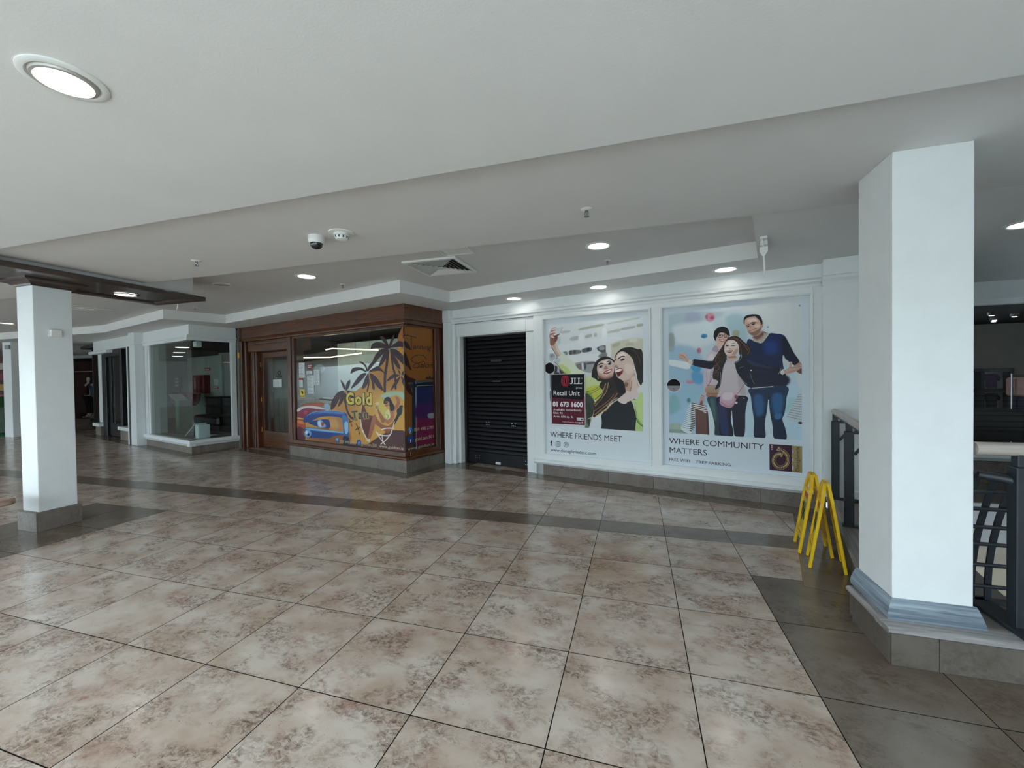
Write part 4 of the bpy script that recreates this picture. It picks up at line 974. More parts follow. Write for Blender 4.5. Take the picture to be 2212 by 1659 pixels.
def mannequin(x, y, rz, label, shirt, legs):
    t = thing('mannequin', label, 'mannequin', (x, y, .0), rz, 'mannequins in the far shop')
    def skin(nm, J, E_, R, m, par=t):
        me = bpy.data.meshes.new(nm); me.from_pydata(J, E_, []); me.update()
        o = bpy.data.objects.new(nm, me); C.objects.link(o); o.parent = par
        md = o.modifiers.new('skin', 'SKIN'); 
        for v, r in zip(me.skin_vertices[0].data, R): v.radius = (r, r*.8)
        me.skin_vertices[0].data[0].use_root = True
        o.modifiers.new('sub', 'SUBSURF').levels = 1; o.modifiers['sub'].render_levels = 1
        me.materials.append(m); return o
    skin('body', [(0, 0, .95), (0, 0, 1.15), (0, 0, 1.36), (0, 0, 1.46), (0, .01, 1.55), (0, .015, 1.66), (0, .01, 1.75), (.10, 0, .88), (.11, .01, .48), (.12, .03, .09), (.12, -.07, .03), (-.10, 0, .88), (-.11, .01, .48), (-.12, .03, .09), (-.12, -.07, .03),
                  (.19, 0, 1.40), (.25, .02, 1.12), (.25, -.04, .88), (-.19, 0, 1.40), (-.25, .02, 1.12), (-.25, -.04, .88)],
         [(0, 1), (1, 2), (2, 3), (3, 4), (4, 5), (5, 6), (0, 7), (7, 8), (8, 9), (9, 10), (0, 11), (11, 12), (12, 13), (13, 14), (2, 15), (15, 16), (16, 17), (2, 18), (18, 19), (19, 20)],
         [.13, .12, .15, .06, .055, .095, .07, .10, .065, .05, .04, .10, .065, .05, .04, .065, .045, .035, .065, .045, .035], M_SHELL)
    skin('shirt', [(0, 0, .86), (0, 0, 1.12), (0, 0, 1.38), (.20, 0, 1.42), (.26, .02, 1.17), (-.20, 0, 1.42), (-.26, .02, 1.17)], [(0, 1), (1, 2), (2, 3), (3, 4), (2, 5), (5, 6)], [.19, .165, .18, .09, .075, .09, .075], shirt)
    skin('trousers', [(0, 0, .92), (.10, 0, .84), (.11, .01, .46), (.12, .02, .14), (-.10, 0, .84), (-.11, .01, .46), (-.12, .02, .14)], [(0, 1), (1, 2), (2, 3), (0, 4), (4, 5), (5, 6)], [.15, .12, .085, .075, .12, .085, .075], legs)
    obj('base', MB().lathe([(.20, 0.004), (.20, .018), (.19, .022)], 24), M_SHELL, t)
mannequin(-22.35, 11.95, .1, 'shop mannequin in a blue top and dark trousers, far left doorway', mat('blue_shirt', srgb(70, 104, 140), .8), mat('dark_trousers', srgb(24, 22, 26), .8))
mannequin(-23.0, 12.05, -.2, 'shop mannequin in a dark red top, half hidden by the white column', mat('wine_shirt', srgb(70, 26, 32), .8), MATS['dark_trousers'])
t = thing('clothes_rack', 'clothes rack with dim pink and red garments in the far shop', 'clothes rack', (-21.75, 12.5, 0))
obj('frame', MB().tube([(-.4, 0, .0), (-.4, 0, 1.45), (.4, 0, 1.45), (.4, 0, 0)], .014, 8).tube([(-.4, -.2, .02), (-.4, .2, .02)], .014, 8).tube([(.4, -.2, .02), (.4, .2, .02)], .014, 8), MATS['steel'], t)
for k in range(6): obj('garment', MB().cbox(-.34+k*.125, -.27+k*.125, -.22, .22, .62, 1.40, .03), mat('pink_cloth', srgb(132, 70, 84), .9) if k % 2 else mat('red_cloth', srgb(88, 30, 36), .9), t)
t = thing('poster_stand', 'dark poster stand with a white base panel by the far shop pier', 'sign stand', (-20.45, 11.0, 0))
obj('board', MB().cbox(-.2, .18, -.02, .02, 1.15, 1.76, .01), mat('dark_grey_poster', srgb(66, 68, 76), .5), t)
obj('print_lines', MB().box(-.14, .12, -.024, -.02, 1.62, 1.66).box(-.14, .06, -.024, -.02, 1.52, 1.54), MATS['pale_print'], t)
for x in (-.02, .14): obj('panel', MB().cbox(x-.065, x+.065, -.03, .03, .06, 1.13, .01), M_PLASTIC, t)
obj('foot', MB().cbox(-.2, .26, -.14, .14, 0, .06, .01), M_DKINK, t)
for k, (x, y) in enumerate(((-22.2, 12.3), (-21.6, 12.2), (-22.5, 12.9), (-21.9, 13.0), (-21.4, 12.9))):
    t = thing('spotlight', ['spot in the far shop ceiling, front left', 'spot in the far shop ceiling, front right by the pier', 'spot in the far shop ceiling, rear left', 'spot in the far shop ceiling, rear middle', 'spot in the far shop ceiling, rear right'][k], 'spotlight', (x, y, 2.56), 0, 'spots in the far shop')
    obj('rim', MB().lathe([(.07, 0), (.07, -.01), (.055, -.012)], 16), M_PLASTIC, t); obj('lamp', MB().lathe([(.054, -.011), (.0001, -.016)], 16, cap=False), M_SPOT, t)
# column, kiosk and colourful shop at the left edge
pf = struct('column_far', None, None, (-16.72, 7.2, 0), 0, 'distant square white column at the left edge of the view')
obj('shaft', MB().cbox(-.19, .19, -.2, .2, 0, 2.66, .006), M_WALL, pf); obj('sign_box', MB().cbox(-.0, .19, -.24, -.2, 2.44, 2.56, .004), mat('grey_sign_box', srgb(140, 146, 142), .5), pf)
pf = struct('column_far', None, None, (-16.15, 7.6, 0), 0, 'added grey pier coloured as the shaded side of the distant white column')
obj('shaft', MB().cbox(-.2, .2, -.2, .2, .30, 2.66, .006), mat('column_shade_grey', srgb(150, 150, 148), .6), pf); obj('tile', MB().cbox(-.21, .21, -.21, .21, 0, .30, .004), M_SKIRT, pf)  # grey colour stands for the white column's side out of the light
t = thing('kiosk', 'green roofed children kiosk at the far left edge', 'kiosk', (-17.75, 7.3, 0))
obj('cabin', MB().cbox(-.5, .42, -.4, .4, .08, .84, .02), mat('pale_kiosk_panel', srgb(112, 132, 120), .5), t)
obj('roof', MB().prof_y([(-.62, .84), (.52, .84), (-.05, 1.12)], -.5, .5), mat('green_kiosk', srgb(44, 108, 62), .5), t)
obj('base', MB().cbox(-.55, .47, -.45, .45, 0, .08, .01), MATS['green_kiosk'], t)
obj('picture_panel', MB().box(-.3, .2, -.405, -.4, .3, .62), mat('red_picture', srgb(130, 60, 50), .5), t)
t = thing('shop_display', 'dim display wall with red and yellow bands at the far left edge', 'display', (-22.6, 8.6, 0))
obj('board', MB().cbox(-1.5, 2.2, 0, .08, 0, 2.4, .01), mat('maroon_display', srgb(70, 34, 36), .6), t)
for k, c in enumerate(((150, 64, 70), (176, 140, 70), (120, 52, 60), (180, 170, 160))): obj('band', MB().box(-1.5, 2.2, -.006, 0, .9+k*.36, 1.12+k*.36), mat('display_band_%s' % 'abcd'[k], srgb(*c), .6), t)

# ---------------------------------------------------------------- inside the shop across the stair void
M_FRAME = mat('black_wood_frame', srgb(16, 13, 13), .5)
t = thing('wall_rack', 'black grid wall rack holding shirts on the cream wall of the right shop', 'wall rack', (5.9, 9.8, .72))
for x in (-.55, -.20, .12, .53): obj('upright', MB().cbox(x, x+.06, -.10, .06, 0, .80, .004), M_FRAME, t)
for z in (0, .37, .74): obj('rail', MB().cbox(-.55, .59, -.10, .06, z, z+.06, .004), M_FRAME, t)
obj('back_board', MB().box(-.55, .59, .05, .07, 0, .8), mat('pale_lilac_board', srgb(176, 166, 172), .7), t)
def shirt(x, z, label, col, w_=.16, h_=.26):
    t = thing('shirt', label, 'shirt', (x, 9.82, z), 0, 'shirts in the wall rack')
    P = [(-.62, 0), (-.6, .62), (-.95, .52), (-1.05, .72), (-.62, .98), (-.25, 1.0), (0, .93), (.25, 1.0), (.62, .98), (1.05, .72), (.95, .52), (.6, .62), (.62, 0)]
    m = MB(); n = len(P); m.v = [(a*w_*.75, -.02, b*h_) for a, b in P]+[(a*w_*.75, .01, b*h_) for a, b in P]
    m.f = [tuple(range(n)), tuple(range(2*n-1, n-1, -1))]+[(i, (i+1) % n, n+(i+1) % n, n+i) for i in range(n)]
    obj('cloth', m, col, t); obj('collar', MB().tube([(-.03, -.022, h_*.99), (0, -.03, h_*.93), (.03, -.022, h_*.99)], .006, 6), col, t)
shirt(6.24, 1.165, 'purple shirt in the upper right bay of the black rack', mat('purple_cloth', srgb(78, 44, 96), .9))
shirt(6.24, .80, 'black tee shirt in the lower right bay of the black rack', mat('black_cloth', srgb(20, 19, 22), .9))
shirt(5.86, .80, 'pink shirt in the lower middle bay of the black rack', mat('rose_cloth', srgb(140, 84, 92), .9))
shirt(5.86, 1.165, 'grey shirt in the upper middle bay of the black rack', mat('grey_cloth', srgb(104, 100, 100), .9))
t = thing('clothes_rail', 'clothes rail with pale pink tops over dark trousers at the right edge', 'clothes rail', (5.95, 8.7, 0))
obj('frame', MB().tube([(-.16, 0, .0), (-.16, 0, 1.42), (.7, 0, 1.42), (.7, 0, 0)], .014, 8), MATS['steel'], t)
for k in range(6):
    obj('garment', MB().cbox(-.12+k*.13, -.04+k*.13, -.2, .2, 1.06-.03*(k % 3), 1.37, .03), mat('blush_cloth', srgb(176, 136, 132), .9) if k % 2 == 0 else MATS['rose_cloth'], t)
    obj('garment', MB().cbox(-.11+k*.13, -.05+k*.13, -.18, .18, .80, 1.07, .03), mat('navy_cloth', srgb(28, 28, 48), .9), t)
obj('shelf_ledge', MB().cbox(-.2, .75, -.2, .2, .62, .65, .004), M_PAPER, t)
for k, (x, y) in enumerate(((5.09, 8.0), (5.55, 8.3), (5.6, 8.75), (5.75, 9.0), (6.6, 8.4))):
    t = thing('spotlight', ['small spot in the black ceiling of the right shop, nearest the glass', 'small spot in the black shop ceiling, second from the glass', 'small spot in the black shop ceiling, third from the glass', 'small spot in the black shop ceiling, nearest the wall rack', 'small spot in the black shop ceiling, out to the right'][k], 'spotlight', (x, y, 2.345), 0, 'spots in the right shop')
    obj('rim', MB().lathe([(.05, 0), (.05, -.03), (.036, -.045)], 16), mat('dim_metal', srgb(110, 110, 112), .4, .6), t); obj('lamp', MB().lathe([(.035, -.044), (.0001, -.05)], 16, cap=False), mat_emit('faint_lamp', (1, .95, .9), 14.0), t)
ART = {}
ART['friends'] = '''P|dfe5e8|d3d8d8|1|1.8|0|53 38 935 42 932 795 50 789
P|b7bdb3||1|3.6|1|374 84 576 65 576 82 374 99
P|c6ccc8||1|3.0|1|650 62 894 42 894 53 650 73
P|c0c6c3||1|3.6|1|180 96 262 94 262 107 179 111
P|b5bab5||1|3.0|1|758 106 865 97 865 112 759 120
P|b0b4ad||1|2.4|1|891 89 936 86 936 102 893 106
P|bcc2bc||1|3.0|1|633 121 736 111 735 127 637 133
P|b9bebd||1|3.6|1|273 146 347 138 345 164 273 167
P|b4b9b8||1|3.0|1|422 138 478 132 478 150 422 156
P|b9bdbf||1|2.4|1|504 128 527 127 527 149 504 151
P|c9d0d4||1|3.6|1|137 142 167 140 166 183 136 185
P|e8ecef||1|3.0|1|356 131 400 127 399 200 355 200
P|ebeef0||1|3.0|1|579 108 619 104 618 208 582 213
P|e4eaee||0.8|6.1|1|79 205 686 157 685 211 107 260
P|77797c||1|2.4|1|260 240 365 240 365 263 262 268
P|4f5152||1|1.2|1|263 242 281 241 280 267 262 268
P|4b4e4d||1|1.2|1|299 240 321 240 320 260 299 262
P|606265||1|2.4|1|390 233 473 225 470 251 391 257
P|3d3e41||1|1.8|1|433 230 458 227 457 247 433 250
P|5a5b5f||1|2.4|1|536 225 610 217 610 264 586 270 536 247
P|9aa0a6||1|1.8|1|553 225 596 221 596 245 552 244
P|8b8e90||1|2.4|1|191 249 233 245 237 270 200 269
P|e6e9ec||1|3.6|1|200 277 720 273 720 316 309 333
P|cfcdba||1|4.9|1|657 207 934 184 934 310 716 303 659 302
P|b4b3a2||1|4.9|1|677 211 741 201 725 225 677 232
P|b9b8a5||1|4.9|1|795 210 842 200 857 218 803 228
P|dedccb||1|4.9|1|827 182 889 180 888 202 827 205
P|e9e9e8||1|1.8|1|613 208 657 216 656 305 619 285
P|84817e||1|4.9|1|543 283 577 266 615 264 619 294 552 299
P|a4a4a6||1|3.6|1|309 333 501 325 504 397 396 391
P|6a5f60||1|1.8|1|432 331 505 325 505 338 432 343
P|5c5d62||1|2.4|1|397 335 422 334 424 371 405 377
P|7d7670||1|3.0|1|326 343 388 337 383 370 352 377
P|dcdde2||1|1.8|1|379 335 397 335 400 374 383 376
P|b6bcc2||1|7.3|1|50 258 116 269 106 299 58 311
P|8f969c||1|4.9|1|59 257 97 259 87 279 60 282
P|b6b4ba||1|2.4|1|100 338 226 380 226 411 57 407
P|3c3b42||1|2.4|1|102 348 130 353 125 392 102 391
P|4a484e||1|2.4|1|152 366 175 379 198 402 161 405
P|4a484c||1|2.4|1|100 391 147 397 147 410 100 410
P|7b86a0||1|1.8|1|49 406 66 406 66 510 51 510
P|4c5162||1|3.0|1|48 537 62 537 62 603 51 603
P|dbe2dc|dfe8c6|1|0.6|0|96 313 171 243 201 253 237 283 309 333 339 373 396 393 403 413 214 408 157 369
P|cdd99a|bfd07a|1|3.6|1|140 340 199 340 271 394 226 408 214 408 154 367
P|a9bd62||1|2.4|1|180 376 207 393 239 409 212 408
P|c4c8cf||1|3.0|1|98 313 132 288 164 304 136 339
S|2a2a26|2.43|1|0.0|1|98 315 139 343 163 369 214 408
P|cdb2a4||1|0.9|1|67 199 116 176 145 221 170 260 140 279 99 241
P|e0d2c8||1|2.4|1|113 179 141 221 167 259 154 264 126 227
S|2c2320|3.04|1|0.0|1|73 207 103 246 132 280 119 295
P|c7a39b||1|0.6|1|52 115 69 76 114 63 145 80 136 106 147 125 132 152 120 176 98 201 60 193 53 151
P|8d6253||1|3.0|1|61 133 105 146 113 174 89 193 60 187
P|7d5044||1|2.4|1|99 134 135 129 133 157 113 168
P|e3cdc8||1|1.8|1|64 99 109 87 127 96 71 112
P|e6d3cf||1|1.8|1|81 73 124 69 131 78 79 85
P|dfc6c0||1|1.8|1|67 121 90 122 105 139 71 136
S|5b3038|3.04|1|0.0|1|75 88 105 83 131 84
S|6a3a44|3.65|1|0.0|1|60 109 90 106 117 103
S|7b4a4e|3.04|1|0.0|1|53 132 59 116 90 111
P|d4dada||1|0.6|1|123 76 188 67 152 108 100 122 115 99
S|1d1a1b|5.47|1|0.0|1|94 126 123 125 158 115
S|9fa6a6|3.04|1|0.0|1|156 112 175 92 192 66
P|d3ddb4|c9cf74|1|1.2|1|413 434 499 438 567 463 586 516 548 581 497 593 416 541
P|c4c94e||1|6.1|1|430 510 549 491 565 528 514 588 429 548
P|8fa04a||1|2.4|1|416 532 464 547 497 591 463 579 416 548
P|3c4638|2f382f|1|2.4|1|410 551 497 599 505 666 461 724 407 729
P|6d7c66||1|4.9|1|408 662 461 705 453 795 406 793
P|2d332c||1|4.9|1|428 624 462 629 451 775 426 737
P|27201f||1|0.6|1|475 429 485 378 514 329 565 298 626 293 675 314 696 342 692 400 720 452 681 468 599 462 541 463 507 444
P|d9bfb4||1|0.9|1|527 366 543 333 594 314 642 312 675 327 689 351 686 389 672 417 633 436 583 437 546 425 531 398
P|c3a08f||1|4.9|1|550 398 600 429 674 412 669 430 616 443 550 429 534 404
P|9c6f60||1|3.0|1|542 420 600 439 666 426 657 439 600 449 550 438
P|f0e4de||1|4.9|1|568 330 635 318 667 333 601 342
P|edd9d0||1|4.3|1|542 379 576 373 584 404 550 404
S|241a18|5.47|1|0.0|1|543 349 564 339 585 340
S|241a18|4.86|1|0.0|1|619 331 639 325 660 329
P|2a2126||1|0.9|1|548 362 564 352 583 355 574 366 555 369
P|2a2126||1|0.9|1|630 342 646 334 665 338 655 348 638 350
P|f0eeee||1|0.0|1|579 359 579 360 578 360 577 361 576 361 575 361 574 360 573 359 573 358 573 358 574 357 575 356 576 356 577 356 579 357 579 358
P|f0eeee||1|0.0|1|662 342 662 343 661 344 660 344 659 344 657 344 657 343 655 343 655 342 656 341 657 340 657 339 659 339 660 340 661 340 662 341
P|b98678||1|2.4|1|592 376 611 354 627 367 633 373 613 378
S|7a4a42|2.43|1|0.0|1|594 376 613 378 634 371
P|a8484f||1|0.9|1|587 406 610 391 665 379 660 396 633 409 600 413
P|f6f2f0||1|0.6|1|599 403 625 393 661 385 655 393 625 402
S|e8d6a8|3.04|1|0.0|1|533 429 541 444
P|2b2423||1|0.6|1|689 318 704 279 748 247 795 237 842 238 887 252 934 277 933 484 896 465 880 408 864 358 841 307 787 269 740 265 707 297
S|5a4c46|3.04|1|1.2|1|795 246 857 260 902 309 917 356
S|4a3e3a|3.04|1|1.2|1|841 301 871 343 893 403
S|554741|2.43|1|1.2|1|857 254 910 279 932 310
P|dfc6bb||1|0.6|1|689 330 706 288 740 265 783 270 830 301 860 355 868 397 849 433 810 460 761 466 722 456 709 430 695 400 719 370 689 351
P|f1e6e0||1|4.9|1|720 285 763 271 795 288 763 305 716 309
P|ead6cc||1|7.3|1|786 353 841 354 848 402 794 413
P|b98c7a||1|3.6|1|761 461 816 453 855 420 847 450 801 473
S|2a1d1a|6.08|1|0.0|1|725 311 752 297 779 297
P|2d2322||1|0.9|1|741 321 761 311 781 314 769 323 751 327
S|2a1d1a|4.86|1|0.0|1|688 327 700 315 707 321
P|c39c8c||1|2.4|1|689 349 715 355 721 370 703 370
S|6a3c36|2.43|1|0.0|1|697 365 711 369 721 364
P|8a2a36||1|0.9|1|702 389 727 374 750 377 765 392 754 413 720 433 708 412
P|f7f3f1||1|0.6|1|705 389 734 379 754 384 751 392 724 400 708 400
P|5a121c||1|1.2|1|713 407 738 402 749 405 722 427
S|c9a08e|2.43|1|1.2|1|761 371 772 395 758 416
P|f6f6f6||1|0.0|1|871 384 871 386 869 387 867 389 865 389 862 388 860 387 859 385 859 383 859 381 860 380 862 379 865 378 868 379 869 380 871 382
P|caa592||1|1.2|1|773 467 812 460 863 408 879 450 896 497 827 545 780 545
P|8a6250||1|3.6|1|777 473 808 476 804 497 781 497
P|e2cbbf||1|4.9|1|832 450 870 432 889 497 839 533
S|7a5444|3.65|1|1.8|1|839 462 837 497 823 527
P|e0cdc8||1|1.2|1|708 598 780 533 839 533 896 497 932 497 892 559 838 594 775 613 736 611
P|15191d|20262c|1|0.6|1|552 791 561 702 630 645 704 596 736 609 779 616 832 596 860 652 875 711 866 796
P|d0e0ac|b4cc80|1|0.6|1|839 588 899 571 915 515 936 488 932 793 869 794 877 705 862 628
P|dfe6e4||1|1.8|1|893 512 936 487 935 533 900 544
P|93ad5c||1|1.8|1|860 622 875 652 890 710 932 753 932 767 890 740 877 705
P|c6db8e||1|6.1|1|900 556 933 550 928 721 891 663
S|30361f|3.04|1|0.6|1|873 705 897 742 932 763
S|dfe4e0|3.65|1|0.0|1|857 585 873 582
S|2a2a2a|3.04|1|0.0|1|852 584 869 584
P|2b201d||1|1.2|1|579 461 682 460 718 446 763 464 783 515 772 548 712 585 643 620 599 658 550 687 504 713 480 704 496 669 493 626 548 581 584 534 549 497
S|b59c58|5.47|1|1.2|1|608 479 582 528 540 578 496 622
S|b59c58|5.47|1|1.2|1|632 472 615 528 565 584 505 635
S|9a7456|6.08|1|0.9|1|713 546 655 601 581 646 504 697
S|7d5a45|5.47|1|0.9|1|680 558 614 608 539 647 496 672
S|d9c9a2|7.29|1|0.9|1|655 620 605 658 538 696 504 716
S|d8c6a4|3.65|1|0.9|1|712 576 664 601 622 639
S|4a3630|6.08|1|0.9|1|745 485 705 533 631 571
S|5b4338|4.86|1|0.9|1|615 497 582 559 531 615
S|c9b08e|3.65|1|0.9|1|496 667 478 711 435 728
S|a88a6a|3.04|1|0.9|1|547 690 546 715 563 724
S|b8926e|3.04|1|0.9|1|606 627 630 645 605 667 572 665
S|3a2c26|2.43|1|0.9|1|429 535 498 522 566 485
S|3a2c26|2.43|1|0.9|1|464 550 532 522 583 485
S|332622|3.65|1|0.9|1|505 591 565 553 623 534
P|171314||1|1.8|1|692 400 714 437 765 466 784 518 780 545 716 533 697 473 682 464
P|dfe4e9|d6dde2|1|1.8|1|450 782 469 739 504 721 559 702 554 793 450 794
P|d9e2e8||1|0.0|0|-38 788 50 789 932 795 1016 795 1015 858 -40 875
P|d9e2e8||1|0.0|0|941 29 995 33 986 800 932 795'''
